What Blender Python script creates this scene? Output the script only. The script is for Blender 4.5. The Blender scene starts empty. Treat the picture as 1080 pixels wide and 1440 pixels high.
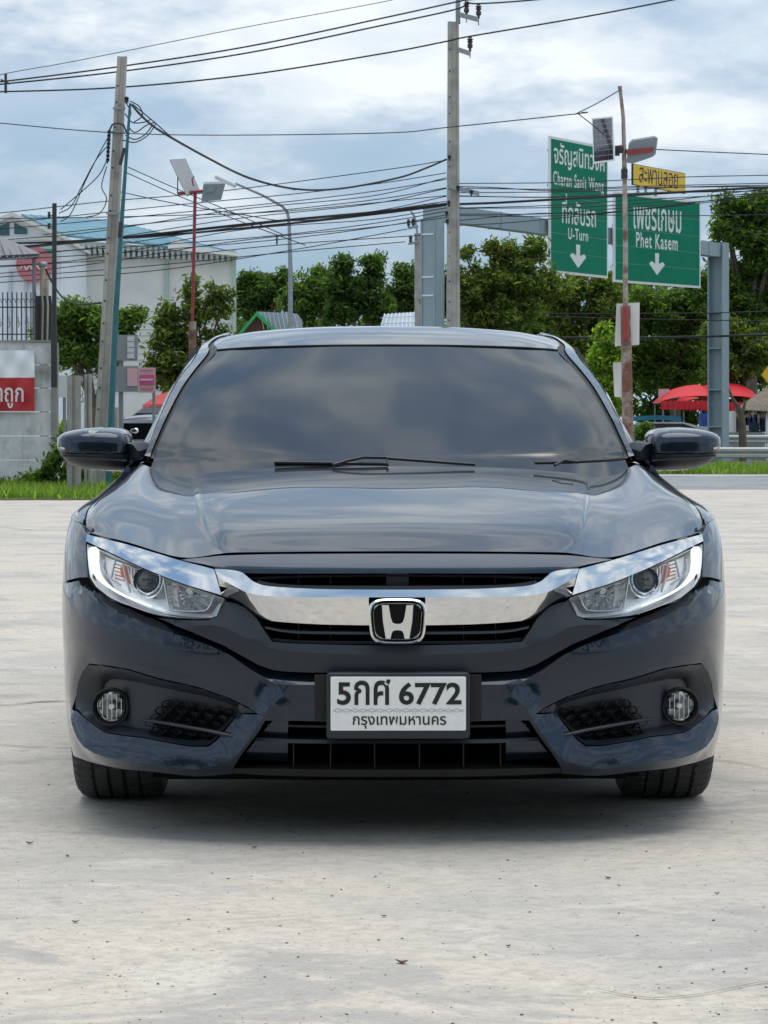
import bpy, math, random
import numpy as np
from mathutils import Vector, Matrix, noise
from mathutils.geometry import delaunay_2d_cdt
random.seed(7); RNG = np.random.default_rng(7)
SC = bpy.context.scene; COL = SC.collection
# ---------------------------------------------------------------- camera
F = 3700.0; HZ = 605.0; CH = 1.03          # focal length in photo pixels, horizon row, camera height
cam = bpy.data.cameras.new('camera'); camo = bpy.data.objects.new('camera', cam); COL.objects.link(camo)
cam.sensor_fit = 'VERTICAL'; cam.sensor_height = 24.0; cam.lens = F/1440*24.0
cam.shift_y = -(720-HZ)/1440; cam.clip_start = .1; cam.clip_end = 6000
camo.location = (0, 0, CH); camo.rotation_euler = (math.pi/2, 0, 0)
cam.dof.use_dof = True; cam.dof.focus_distance = 6.9; cam.dof.aperture_fstop = 40
SC.camera = camo
# ---------------------------------------------------------------- world
SUN_EL, SUN_ROT = math.radians(84), math.radians(25)
w = bpy.data.worlds.new('World'); SC.world = w; w.use_nodes = True
N = w.node_tree.nodes; L = w.node_tree.links; N.clear()
def wn(t, **k):
    n = N.new(t)
    for a, b in k.items(): setattr(n, a, b)
    return n
sky = wn('ShaderNodeTexSky', sky_type='NISHITA', sun_disc=False, sun_elevation=SUN_EL, sun_rotation=SUN_ROT, air_density=1.2, dust_density=2.0, ozone_density=2.0)
tc = wn('ShaderNodeTexCoord'); mp = wn('ShaderNodeMapping'); mp.inputs['Scale'].default_value = (1.0, 1.0, 2.6); mp.inputs['Location'].default_value = (3.1, 1.3, .35)
L.new(tc.outputs['Generated'], mp.inputs['Vector'])
n1 = wn('ShaderNodeTexNoise'); n1.inputs['Scale'].default_value = 3.6; n1.inputs['Detail'].default_value = 9; n1.inputs['Roughness'].default_value = .53; n1.inputs['Distortion'].default_value = .25
L.new(mp.outputs[0], n1.inputs['Vector'])
r1 = wn('ShaderNodeValToRGB'); r1.color_ramp.elements[0].position = .37; r1.color_ramp.elements[0].color = (0, 0, 0, 1); r1.color_ramp.elements[1].position = .52; r1.color_ramp.elements[1].color = (1, 1, 1, 1)
L.new(n1.outputs['Fac'], r1.inputs['Fac'])
n2 = wn('ShaderNodeTexNoise'); n2.inputs['Scale'].default_value = 9; n2.inputs['Detail'].default_value = 8; n2.inputs['Roughness'].default_value = .6
L.new(mp.outputs[0], n2.inputs['Vector'])
r2 = wn('ShaderNodeValToRGB'); r2.color_ramp.elements[0].position = .43; r2.color_ramp.elements[0].color = (4.0, 5.05, 6.25, 1); r2.color_ramp.elements[1].position = .585; r2.color_ramp.elements[1].color = (7.6, 8.05, 8.4, 1)
L.new(n2.outputs['Fac'], r2.inputs['Fac'])
# blue gaps: the Nishita sky with thin haze
hz = wn('ShaderNodeMix', data_type='RGBA'); hz.inputs['Factor'].default_value = .55
L.new(sky.outputs[0], hz.inputs['A']); hz.inputs['B'].default_value = (2.3, 4.0, 6.2, 1)
mx = wn('ShaderNodeMix', data_type='RGBA')
L.new(r1.outputs[0], mx.inputs['Factor']); L.new(hz.outputs['Result'], mx.inputs['A']); L.new(r2.outputs[0], mx.inputs['B'])
bg = wn('ShaderNodeBackground'); bg.inputs['Strength'].default_value = .092
L.new(mx.outputs['Result'], bg.inputs['Color'])
wo = wn('ShaderNodeOutputWorld'); L.new(bg.outputs[0], wo.inputs['Surface'])
# ---------------------------------------------------------------- sun (soft, through thin cloud)
sl = bpy.data.lights.new('sun', 'SUN'); sl.energy = 1.5; sl.angle = math.radians(56); sl.color = (1, .955, .9)
so = bpy.data.objects.new('sun', sl); COL.objects.link(so)
sd = Vector((math.sin(SUN_ROT)*math.cos(SUN_EL), math.cos(SUN_ROT)*math.cos(SUN_EL), math.sin(SUN_EL)))
so.rotation_euler = sd.to_track_quat('Z', 'Y').to_euler(); so.location = sd*60
SC.view_settings.view_transform = 'Standard'; SC.view_settings.look = 'None'
SC.view_settings.exposure = 0.44; SC.view_settings.gamma = 1; SC.view_settings.use_curve_mapping = False
SC.render.engine = 'CYCLES'; SC.cycles.max_bounces = 8; SC.cycles.transparent_max_bounces = 12; SC.cycles.use_denoising = True
# ---------------------------------------------------------------- materials
def mat(name, col=(.5, .5, .5), rough=.6, metal=0., var=0., vscale=8., bump=0., bscale=60., coat=0., emit=None, estr=1., col2=None, c2scale=3., c2pos=(.45, .6), spec=None, ior=None, island=0., coatrough=.03, wave=None, stretch=None):
    m = bpy.data.materials.new(name); m.use_nodes = True; nt = m.node_tree; b = nt.nodes['Principled BSDF']
    b.inputs['Roughness'].default_value = rough; b.inputs['Metallic'].default_value = metal
    if coat: b.inputs['Coat Weight'].default_value = coat; b.inputs['Coat Roughness'].default_value = coatrough
    if spec is not None: b.inputs['Specular IOR Level'].default_value = spec
    if ior: b.inputs['IOR'].default_value = ior
    if emit: b.inputs['Emission Color'].default_value = (*emit, 1); b.inputs['Emission Strength'].default_value = estr
    cur = nt.nodes.new('ShaderNodeRGB'); cur.outputs[0].default_value = (*col, 1); out = cur.outputs[0]
    tcn = nt.nodes.new('ShaderNodeTexCoord'); src = tcn.outputs['Object']
    if stretch:
        mpn = nt.nodes.new('ShaderNodeMapping'); mpn.inputs['Scale'].default_value = stretch; nt.links.new(src, mpn.inputs[0]); src = mpn.outputs[0]
    def noi(scale, detail=6, rough=.6):
        n = nt.nodes.new('ShaderNodeTexNoise'); n.inputs['Scale'].default_value = scale; n.inputs['Detail'].default_value = detail; n.inputs['Roughness'].default_value = rough
        nt.links.new(src, n.inputs['Vector']); return n.outputs['Fac']
    def mixc(fac, a, bcol):
        x = nt.nodes.new('ShaderNodeMix'); x.data_type = 'RGBA'; nt.links.new(fac, x.inputs['Factor']); nt.links.new(a, x.inputs['A'])
        if isinstance(bcol, tuple): x.inputs['B'].default_value = (*bcol, 1)
        else: nt.links.new(bcol, x.inputs['B'])
        return x.outputs['Result']
    def ramp(fac, p0, p1):
        r = nt.nodes.new('ShaderNodeMapRange'); r.inputs['From Min'].default_value = p0; r.inputs['From Max'].default_value = p1; nt.links.new(fac, r.inputs['Value']); return r.outputs[0]
    if col2: out = mixc(ramp(noi(c2scale, 8), *c2pos), out, col2)
    if var:
        h = nt.nodes.new('ShaderNodeHueSaturation'); nt.links.new(out, h.inputs['Color'])
        r = nt.nodes.new('ShaderNodeMapRange'); r.inputs['From Min'].default_value = .3; r.inputs['From Max'].default_value = .7; r.inputs['To Min'].default_value = 1-var; r.inputs['To Max'].default_value = 1+var
        nt.links.new(noi(vscale), r.inputs['Value']); nt.links.new(r.outputs[0], h.inputs['Value']); out = h.outputs[0]
    if island:
        g = nt.nodes.new('ShaderNodeNewGeometry'); h = nt.nodes.new('ShaderNodeHueSaturation'); nt.links.new(out, h.inputs['Color'])
        r = nt.nodes.new('ShaderNodeMapRange'); r.inputs['To Min'].default_value = 1-island; r.inputs['To Max'].default_value = 1+island
        nt.links.new(g.outputs['Random Per Island'], r.inputs['Value']); nt.links.new(r.outputs[0], h.inputs['Value'])
        r = nt.nodes.new('ShaderNodeMapRange'); r.inputs['To Min'].default_value = .485; r.inputs['To Max'].default_value = .515
        mm = nt.nodes.new('ShaderNodeMath'); mm.operation = 'FRACT'; m2 = nt.nodes.new('ShaderNodeMath'); m2.operation = 'MULTIPLY'; m2.inputs[1].default_value = 17.3
        nt.links.new(g.outputs['Random Per Island'], m2.inputs[0]); nt.links.new(m2.outputs[0], mm.inputs[0]); nt.links.new(mm.outputs[0], r.inputs['Value']); nt.links.new(r.outputs[0], h.inputs['Hue'])
        out = h.outputs[0]
    nt.links.new(out, b.inputs['Base Color'])
    if bump:
        bn = nt.nodes.new('ShaderNodeBump'); bn.inputs['Strength'].default_value = bump; bn.inputs['Distance'].default_value = .01
        nt.links.new(noi(bscale, 4), bn.inputs['Height']); nt.links.new(bn.outputs[0], b.inputs['Normal'])
    m['_o'] = 1
    return m
def clear_mat(name, tint=(1, 1, 1), rough=.02, ior=1.5, amt=1.0):
    m = bpy.data.materials.new(name); m.use_nodes = True; nt = m.node_tree; nt.nodes.clear()
    fr = nt.nodes.new('ShaderNodeFresnel'); fr.inputs['IOR'].default_value = ior
    t = nt.nodes.new('ShaderNodeBsdfTransparent'); t.inputs[0].default_value = (*tint, 1)
    g = nt.nodes.new('ShaderNodeBsdfGlossy'); g.inputs['Roughness'].default_value = rough
    x = nt.nodes.new('ShaderNodeMixShader'); o = nt.nodes.new('ShaderNodeOutputMaterial')
    nt.links.new(fr.outputs[0], x.inputs[0]); nt.links.new(t.outputs[0], x.inputs[1]); nt.links.new(g.outputs[0], x.inputs[2]); nt.links.new(x.outputs[0], o.inputs[0])
    return m
# ---------------------------------------------------------------- mesh builder
class MB:
    def __init__(s): s.v = []; s.f = []
    def add(s, vs, fs):
        o = len(s.v); s.v += [tuple(a) for a in vs]; s.f += [tuple(i+o for i in f) for f in fs]; return s
    def box(s, x0, x1, y0, y1, z0, z1):
        return s.add([(x0,y0,z0),(x1,y0,z0),(x1,y1,z0),(x0,y1,z0),(x0,y0,z1),(x1,y0,z1),(x1,y1,z1),(x0,y1,z1)], [(0,3,2,1),(4,5,6,7),(0,1,5,4),(1,2,6,5),(2,3,7,6),(3,0,4,7)])
    def obox(s, c, u, v, w_, a, b, d):
        """box centred on c with half sizes a, b, d along axes u, v, w"""
        c, u, v, w_ = map(Vector, (c, u, v, w_)); u, v, w_ = u.normalized()*a, v.normalized()*b, w_.normalized()*d
        return s.add([c-u-v-w_, c+u-v-w_, c+u+v-w_, c-u+v-w_, c-u-v+w_, c+u-v+w_, c+u+v+w_, c-u+v+w_], [(0,3,2,1),(4,5,6,7),(0,1,5,4),(1,2,6,5),(2,3,7,6),(3,0,4,7)])
    def tube(s, pts, r, n=8, caps=True, flat=1.0):
        pts = [Vector(p) for p in pts]; m = len(pts); rs = r if isinstance(r, (list, tuple)) else [r]*m; vs = []; fs = []; prev = None
        for i, p in enumerate(pts):
            t = (pts[min(i+1, m-1)]-pts[max(i-1, 0)]).normalized()
            if prev is None:
                up = Vector((0, 0, 1)) if abs(t.z) < .9 else Vector((0, 1, 0)); a = t.cross(up).normalized()
            else: a = (prev-t*prev.dot(t)).normalized()
            prev = a; b = t.cross(a)
            for k in range(n):
                q = 2*math.pi*(k+.5)/n; vs.append(p+a*math.cos(q)*rs[i]+b*math.sin(q)*rs[i]*flat)
        for i in range(m-1):
            for k in range(n):
                k2 = (k+1) % n; fs.append((i*n+k, i*n+k2, (i+1)*n+k2, (i+1)*n+k))
        if caps: fs += [tuple(range(n))[::-1], tuple((m-1)*n+k for k in range(n))]
        return s.add(vs, fs)
    def lathe(s, prof, c, axis=(0, 0, 1), n=24):
        ax = Vector(axis).normalized(); a = ax.cross(Vector((0, 0, 1)) if abs(ax.z) < .9 else Vector((0, 1, 0))).normalized(); b = ax.cross(a); c = Vector(c); vs = []; fs = []
        for (r, h) in prof:
            for k in range(n):
                q = 2*math.pi*k/n; vs.append(c+ax*h+a*math.cos(q)*r+b*math.sin(q)*r)
        for i in range(len(prof)-1):
            for k in range(n):
                k2 = (k+1) % n; fs.append((i*n+k, i*n+k2, (i+1)*n+k2, (i+1)*n+k))
        return s.add(vs, fs)
    def prism(s, poly, vec):
        """poly: ordered 3D points of a planar face; extruded by vec"""
        n = len(poly); v = Vector(vec); vs = [Vector(p) for p in poly]+[Vector(p)+v for p in poly]
        return s.add(vs, [tuple(range(n)), tuple(range(2*n-1, n-1, -1))]+[(i, i+n, (i+1) % n+n, (i+1) % n) for i in range(n)])
    def ball(s, c, rx, ry, rz, n=12):
        prof = [(max(1e-4, math.sin(math.pi*i/n)), -math.cos(math.pi*i/n)) for i in range(n+1)]; vs = []; fs = []; m = n*2
        for (r, h) in prof:
            for k in range(m):
                q = 2*math.pi*k/m; vs.append((c[0]+rx*r*math.cos(q), c[1]+ry*r*math.sin(q), c[2]+rz*h))
        for i in range(n):
            for k in range(m):
                k2 = (k+1) % m; fs.append((i*m+k, i*m+k2, (i+1)*m+k2, (i+1)*m+k))
        return s.add(vs, fs)
    def mirrored(s, both=False):
        r = MB(); r.v = [(-x, y, z) for x, y, z in s.v]; r.f = [f[::-1] for f in s.f]
        if both:
            q = MB(); q.add(s.v, s.f); q.add(r.v, r.f); return q
        return r
    def build(s, name, m, parent=None, smooth=True, ang=35, weld=False, recalc=True, local=True):
        o0 = Vector((0, 0, 0))
        if parent is not None and local:
            p = parent
            while p is not None: o0 += p.location; p = p.parent
            if parent.get('_rot'): o0 = Vector((0, 0, 0))
        me = bpy.data.meshes.new(name); me.from_pydata([(v[0]-o0.x, v[1]-o0.y, v[2]-o0.z) for v in s.v], [], s.f)
        if weld or recalc:
            import bmesh
            bm = bmesh.new(); bm.from_mesh(me)
            if weld: bmesh.ops.remove_doubles(bm, verts=bm.verts, dist=2e-4)
            if recalc: bmesh.ops.recalc_face_normals(bm, faces=bm.faces)
            bm.to_mesh(me); bm.free()
        if smooth:
            me.polygons.foreach_set('use_smooth', [True]*len(me.polygons))
            me.set_sharp_from_angle(angle=math.radians(ang))
        for q in (m if isinstance(m, (list, tuple)) else [m]): me.materials.append(q)
        me.update(); o = bpy.data.objects.new(name, me); COL.objects.link(o)
        if parent is not None: o.parent = parent
        return o
def tag(o, label=None, cat=None, group=None, kind=None):
    if label: o['label'] = label
    if cat: o['category'] = cat
    if group: o['group'] = group
    if kind: o['kind'] = kind
    return o
def thing(name, label, cat, loc=(0, 0, 0), group=None):
    o = bpy.data.objects.new(name, None); COL.objects.link(o); o.location = loc; o.empty_display_size = .2
    return tag(o, label, cat, group)
def solo(mb, name, m, label, cat, group=None, **k):
    """a thing that is one mesh, its origin at the base centre"""
    a = np.array(mb.v); c = Vector(((a[:, 0].min()+a[:, 0].max())/2, (a[:, 1].min()+a[:, 1].max())/2, a[:, 2].min()))
    mb.v = [(x-c.x, y-c.y, z-c.z) for x, y, z in mb.v]; o = mb.build(name, m, **k); o.location = c
    return tag(o, label, cat, group)
def P(px, py, Y):
    """world point that the photo shows at pixel (px, py), standing Y metres away"""
    return Vector(((px-540)*Y/F, Y, CH-(py-HZ)*Y/F))
def cat_rom(pts, n):
    """Catmull-Rom through pts, n samples per span"""
    a = np.array(pts, float); m = len(a)
    if m < 3:
        t = np.linspace(0, 1, n*(m-1)+1)[:, None]; return a[0]*(1-t)+a[-1]*t
    out = []
    for i in range(m-1):
        p1, p2 = a[i], a[i+1]; p0 = a[i-1] if i else 2*p1-p2; p3 = a[i+2] if i+2 < m else 2*p2-p1
        for k in range(n):
            t = k/n; out.append(.5*((2*p1)+(-p0+p2)*t+(2*p0-5*p1+4*p2-p3)*t*t+(-p0+3*p1-3*p2+p3)*t**3))
    out.append(a[-1]); return np.array(out)
def loft(rows, nu=8, nv=8, mb=None):
    """smooth surface through a grid of control points rows[v][u]"""
    g = np.array([cat_rom(r, nu) for r in rows]); g = np.array([cat_rom(g[:, j], nv) for j in range(g.shape[1])])   # [u][v]
    U_, V_ = g.shape[:2]; mb = mb or MB()
    return mb.add(g.reshape(-1, 3), [(i*V_+j, (i+1)*V_+j, (i+1)*V_+j+1, i*V_+j+1) for i in range(U_-1) for j in range(V_-1)])
def text_mb(s, wd, ht, bold=0., depth=.0, spacing=1.0, split=None):
    """flat lettering as a mesh in the XZ plane, lower-left at the origin, fitted to wd x ht"""
    cu = bpy.data.curves.new('t', 'FONT'); cu.body = s; cu.offset = bold; cu.space_character = spacing; cu.resolution_u = 4
    ob = bpy.data.objects.new('t', cu); COL.objects.link(ob); bpy.context.view_layer.update()
    me = bpy.data.meshes.new_from_object(ob.evaluated_get(bpy.context.evaluated_depsgraph_get()))
    vs = np.array([v.co[:] for v in me.vertices]); fs = [tuple(p.vertices) for p in me.polygons]
    bpy.data.objects.remove(ob); bpy.data.meshes.remove(me); bpy.data.curves.remove(cu)
    mn = vs.min(0); mxx = vs.max(0); vs = (vs-mn)/np.maximum(mxx-mn, 1e-6)
    return MB().add([(a[0]*wd, 0, a[1]*ht) for a in vs], fs)
# ================================================================ THE CAR
CX, CY, CA = .033, 6.5, math.radians(.6)
ca, sa = math.cos(CA), math.sin(CA)
def to_local(v): x, y = v[0]-CX, v[1]-CY; return Vector((x*ca+y*sa, -x*sa+y*ca, v[2]))
CAML = to_local((0, 0, CH))
def ray(px, py):
    d = Vector(((px-540)/F, 1, -(py-HZ)/F)); return Vector((d.x*ca+d.y*sa, -d.x*sa+d.y*ca, d.z))
def PL(px, py, y):
    """car-frame point on the sight line of a pixel, y metres behind the nose"""
    d = ray(px, py); return CAML+d*((y-CAML.y)/d.y)
_z = [.14,.18,.22,.30,.45,.52,.58,.65,.70,.735,.78,.85,.95]
_y0 = [.06,.03,.012,.0,.0,.004,.016,.04,.062,.088,.14,.24,.40]
_zw = [.14,.20,.25,.35,.45,.58,.70,.75,.787,.82,.865,.913,.95]
_w = [.862,.872,.880,.884,.888,.893,.892,.889,.884,.867,.828,.800,.775]
def smooth_interp(x, xs, ys):
    # monotone cubic
    xs = np.array(xs); ys = np.array(ys); h = np.diff(xs); dl = np.diff(ys)/h; m = np.zeros(len(xs)); m[0] = dl[0]; m[-1] = dl[-1]
    for i in range(1, len(xs)-1): m[i] = 0 if dl[i-1]*dl[i] <= 0 else 2*dl[i-1]*dl[i]/(dl[i-1]+dl[i])
    x = min(max(x, xs[0]), xs[-1]); i = min(int(np.searchsorted(xs, x, 'right'))-1, len(xs)-2); i = max(i, 0); t = (x-xs[i])/h[i]
    return float((1+2*t)*(1-t)**2*ys[i]+t*(1-t)**2*h[i]*m[i]+t*t*(3-2*t)*ys[i+1]+t*t*(t-1)*h[i]*m[i+1])
_ZT = np.linspace(.14, .95, 400); _WT = np.array([smooth_interp(z, _zw, _w) for z in _ZT]); _YT = np.array([smooth_interp(z, _z, _y0) for z in _ZT])
Wz = lambda z: float(np.interp(z, _ZT, _WT)); Y0 = lambda z: float(np.interp(z, _ZT, _YT)); LB = .60
# arc length table of the plan curve
_th = np.linspace(0, math.pi/2, 600); _px = .9*np.sin(_th)**(2/3); _py = LB*(1-np.cos(_th))
_ul = np.concatenate([[0], np.cumsum(np.hypot(np.diff(_px), np.diff(_py)))]); UM = float(_ul[-1])
def S0(u, z):
    if u <= UM:
        th = float(np.interp(u, _ul, _th)); W = Wz(z); return Vector((W*math.sin(th)**(2/3), Y0(z)+LB*(1-math.cos(th)), z))
    y = Y0(z)*max(0, 1-(u-UM)/1.0)+LB+(u-UM); tp = 1-.055*max(0, (y-3.3)/1.3)**2
    return Vector((Wz(z)*tp, y, z))
def S(u, z, off=0):
    p = S0(u, z)
    if off:
        e = 2e-3; a = S0(u+e, z)-S0(max(u-e, 0), z); b = S0(u, z+e)-S0(u, z-e); n = a.cross(b).normalized()
        if n.y > 0 and n.x < .3: n = -n
        if n.x < 0: n = -n if n.y > 0 else n
        p = p-n*off
        if u < 1e-5: p.x = 0
    return p
def U(px, py, off=0):
    """(u, z) of the body surface seen at a pixel of the photo's left half"""
    d = ray(px, py); lo, hi = -.12, 1.0
    def g(y):
        q = CAML+d*((y-CAML.y)/d.y); r = abs(q.x)/Wz(q.z)
        return 1e-9-1 if r >= 1 else y-(Y0(q.z)+LB*(1-math.sqrt(1-r**3)))
    yy = np.linspace(lo, hi, 90); f = None
    for a, b in zip(yy[:-1], yy[1:]):
        if g(a) < 0 <= g(b): f = (a, b); break
    if f is None: q = CAML+d*((LB-CAML.y)/d.y); return (UM, q.z)
    a, b = f
    for _ in range(30):
        c = (a+b)/2
        if g(c) < 0: a = c
        else: b = c
    q = CAML+d*((b-CAML.y)/d.y); r = min(1, abs(q.x)/Wz(q.z)); th = math.asin(r**1.5)
    if abs(q.x) < .004: return (0., q.z)
    return (float(np.interp(th, _th, _ul)), q.z)
def Us(*pts): return [U(*p) for p in pts]
def YZ(y, z): return (UM+y-LB-Y0(z)*max(0, 1-(y-LB)/1.0), z)
def DP(px, py, off=0.):
    """car-frame point on the sight line, off metres behind the body surface"""
    u, z = U(px, py); return PL(px, py, S0(u, z).y+off)
def resample(pts, h, closed=True):
    out = []; n = len(pts)
    for i in range(n if closed else n-1):
        a, b = np.array(pts[i]), np.array(pts[(i+1) % n]); k = max(1, int(round(np.linalg.norm(b-a)/h)))
        out += [tuple(a+(b-a)*j/k) for j in range(k)]
    if not closed: out.append(tuple(pts[-1]))
    return out
def smoothline(pts, n=6): return [tuple(a) for a in cat_rom(pts, n)]
def inside(p, poly):
    x, y = p; c = False; n = len(poly); j = n-1
    for i in range(n):
        xi, yi = poly[i]; xj, yj = poly[j]
        if (yi > y) != (yj > y) and x < (xj-xi)*(y-yi)/(yj-yi)+xi: c = not c
        j = i
    return c
def pdist(p, line):
    best = 1e9; P_ = np.array(p)
    for a, b in zip(line[:-1], line[1:]):
        a = np.array(a); b = np.array(b); ab = b-a; t = max(0, min(1, float((P_-a) @ ab/(ab @ ab+1e-12)))); best = min(best, float(np.linalg.norm(P_-a-ab*t)))
    return best
def panel(outer, holes=(), cons=(), off=None, lift=None, h=.03, rim=.012, gap=.0015, weld_center=True):
    """sheet over a region of the body: outline, holes and crease lines in (u, z); rim folded inward"""
    lift = lift or S; off = off or (lambda u, z: 0.)
    loops = [resample(outer, h)]+[resample(q, h) for q in holes]; V = []; E = []
    for lp in loops:
        o = len(V); V += lp; E += [(o+i, o+(i+1) % len(lp)) for i in range(len(lp))]
    for c in cons:
        c = resample(c, h, False); o = len(V); V += c; E += [(o+i, o+i+1) for i in range(len(c)-1)]
    bx = np.array(outer); rim_pts = V[:]
    arr = np.array(rim_pts)
    gx = np.arange(bx[:, 0].min()+h/2, bx[:, 0].max(), h); gz = np.arange(bx[:, 1].min()+h/2, bx[:, 1].max(), h*.87)
    for j, zz in enumerate(gz):
        for xx in gx:
            p = (xx+(h/2 if j % 2 else 0), zz)
            if not inside(p, outer) or any(inside(p, q) for q in holes): continue
            if np.min(np.hypot(arr[:, 0]-p[0], arr[:, 1]-p[1])) < h*.45: continue
            V.append(p)
    r = delaunay_2d_cdt([Vector(v) for v in V], E, [], 0, 1e-6)
    vv = [tuple(v) for v in r[0]]; fs = []
    for f in r[2]:
        c = np.mean([vv[i] for i in f], axis=0)
        if inside(c, outer) and not any(inside(c, q) for q in holes): fs.append(tuple(f))
    cnt = {}
    for f in fs:
        for a, b in zip(f, f[1:]+f[:1]): cnt[(min(a, b), max(a, b))] = cnt.get((min(a, b), max(a, b)), 0)+1
    bd = {}
    for f in fs:
        for a, b in zip(f, f[1:]+f[:1]):
            if cnt[(min(a, b), max(a, b))] == 1 and not (vv[a][0] < 1e-4 and vv[b][0] < 1e-4): bd[a] = b
    # pull the rim back by the panel gap
    shift = {}
    for a, b in bd.items():
        t = np.array(vv[b])-np.array(vv[a]); t /= np.linalg.norm(t)+1e-12; n = np.array((-t[1], t[0]))
        for i in (a, b): shift[i] = shift.get(i, np.zeros(2))+n
    v2 = list(vv)
    for i, n in shift.items():
        n = n/(np.linalg.norm(n)+1e-9)*gap; q = np.array(vv[i])+n
        if vv[i][0] < 1e-4: q[0] = 0
        v2[i] = (max(0, float(q[0])), float(q[1]))
    used = sorted({i for f in fs for i in f}); mp_ = {i: k for k, i in enumerate(used)}
    mb = MB(); mb.v = [tuple(lift(*v2[i], off(*vv[i]))) for i in used]; mb.f = [tuple(mp_[i] for i in f) for f in fs]
    if rim:
        ids = sorted(set(bd) | set(bd.values())); o = len(mb.v); rm = {i: k+o for k, i in enumerate(ids)}
        mb.v += [tuple(lift(*v2[i], off(*vv[i])+rim)) for i in ids]
        mb.f += [(mp_[a], mp_[b], rm[b], rm[a])[::-1] for a, b in bd.items()]
    return mb
def rowstrip(rows, offs, n=4, sub=2, rim=.02, lift=True):
    """band through traced pixel rows (same point count), each at its own offset behind the body"""
    R_ = [[tuple(q) for q in cat_rom(r, n)] for r in rows]; pts = []
    for k in range(len(R_)-1):
        for s in range(sub if k < len(R_)-2 else sub+1):
            t = s/sub; pts.append([DP(a[0]*(1-t)+b[0]*t, a[1]*(1-t)+b[1]*t, offs[k]*(1-t)+offs[k+1]*t) for a, b in zip(R_[k], R_[k+1])])
    if rim:
        pts = [[p+Vector((0, rim, 0)) for p in pts[0]]]+pts+[[p+Vector((0, rim, 0)) for p in pts[-1]]]
    m = len(pts[0]); mb = MB(); mb.add([p for r in pts for p in r], [(i*m+j, i*m+j+1, (i+1)*m+j+1, (i+1)*m+j) for i in range(len(pts)-1) for j in range(m-1)])
    return mb
def both(mb): return mb.mirrored(True)
def centre(mb, tol=.004):
    mb.v = [((0 if abs(x) < tol else x), y, z) for x, y, z in mb.v]; return mb
# --- materials
paint = mat('navy_grey_paint', (.018, .029, .048), rough=.27, metal=.72, coat=1.0, coatrough=.015, spec=.12)
paint.node_tree.nodes['Principled BSDF'].inputs['Coat IOR'].default_value = 1.42
dkpl = mat('black_plastic', (.019, .025, .034), rough=.42, spec=.45)
dkpl2 = mat('matt_black_plastic', (.008, .008, .009), rough=.6)
voidm = mat('unlit_black', (.003, .003, .003), rough=.9, spec=.1)
chrome = mat('chrome', (.76, .77, .78), rough=.06, metal=1.0)
satin = mat('satin_silver', (.62, .64, .66), rough=.22, metal=1.0)
rubber = mat('tyre_rubber', (.045, .045, .046), rough=.7, var=.25, vscale=30)
seal = mat('rubber_seal', (.006, .006, .007), rough=.45)
glassw = mat('tinted_glass', (.012, .014, .016), rough=.065, ior=1.93, coat=0)
lensm = clear_mat('clear_lens', (.97, .98, .99), ior=1.3)
drlm = mat('white_light_guide', (.9, .92, .93), rough=.25, emit=(.95, 1, 1), estr=.7)
amber = mat('amber_reflector', (.75, .22, .08), rough=.25, metal=.3, var=.2, vscale=120)
lampin = mat('lamp_inner_grey', (.86, .87, .88), rough=.28, metal=.35)
bowlm = mat('reflector_silver', (.90, .91, .92), rough=.14, metal=.8)
CR = thing('parked_car', 'dark navy grey sedan seen head-on with chrome grille bar and white number plate', 'car'); CR['_rot'] = 1
CR.location = (CX, CY, 0); CR.rotation_euler = (0, 0, CA)
def cpart(mb, name, m, parent=None, **k): return mb.build(name, m, parent or CR, local=False, **k)
CP = 558.8
# --- bezel (fog lamp) outline, traced
bez = Us((103,997),(105,975),(108,958),(113,946),(123,934),(150,937),(180,942),(223,955),(255,962),(280,968),(320,982),(345,994),(365,1004),(350,1004),(333,1003),(326,1014),(313,1030),(303,1042),(292,1050),(267,1050),(235,1045),(200,1038),(172,1035),(147,1031),(130,1021),(118,1010),(109,1000))
# --- painted bumper
AX, AR, AZ = .92, .365, .325
arch = [(AX-AR*math.cos(a), AZ+AR*math.sin(a)) for a in np.linspace(math.radians(50), math.radians(-20), 12)]
top_b = [(CP,948),(500,948),(440,948),(400,946.5),(383,944.5),(363,938),(343,927),(313,910),(290,900),(267,890),(230,876),(190,861),(165,850),(147,842),(134,832),(124,822),(111,813)]
bumper_out = Us(*top_b)+[YZ(.655, .60)]+[YZ(*a) for a in arch]+[YZ(.60, .19)]+Us((97,1055),(103,1062),(113,1067),(147,1077),(180,1081),(213,1083),(250,1087),(280,1089),(327,1088),(331,1075),(340,1062),(352,1046),(366,1028),(375,1013),(400,1014),(440,1015),(500,1016),(CP,1016))
crest = Us((381,992),(368,1015),(352,1038),(337,1057),(328,1064),(300,1071),(275,1074),(250,1071),(223,1067),(190,1064),(163,1060),(145,1054),(130,1046),(118,1034),(109,1018),(103,1002))
fang_root = Us((365,1004),(352,1018),(338,1036),(325,1046),(305,1052))
bevl = Us((CP,963),(500,963),(440,963),(408,963),(387,962),(367,950),(350,940),(323,921),(295,908),(267,898),(230,886),(190,873),(160,860),(135,845),(118,828))
topl = Us(*top_b)
def off_b(u, z):
    d = pdist((u, z), topl); d2 = pdist((u, z), bevl); below = z < np.interp(u, [p[0] for p in bevl], [p[1] for p in bevl])-1e-5; o = 0. if below else .021*d2/(d+d2+1e-9)*min(1, max(0, (UM*.93-u)/.18))
    c = pdist((u, z), crest); o -= .026*max(0, 1-c/.046)*min(1, max(0, (UM*.90-u)/.22))
    o += .006*math.exp(-(pdist((u, z), bez_c)/.02)**2)
    return o
bez_c = bez+[bez[0]]
bp = panel(bumper_out, [bez], [bevl, crest], off=off_b, h=.022, rim=.02)
BUMP = cpart(both(centre(bp)), 'bumper', paint, weld=True, ang=24)
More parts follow.
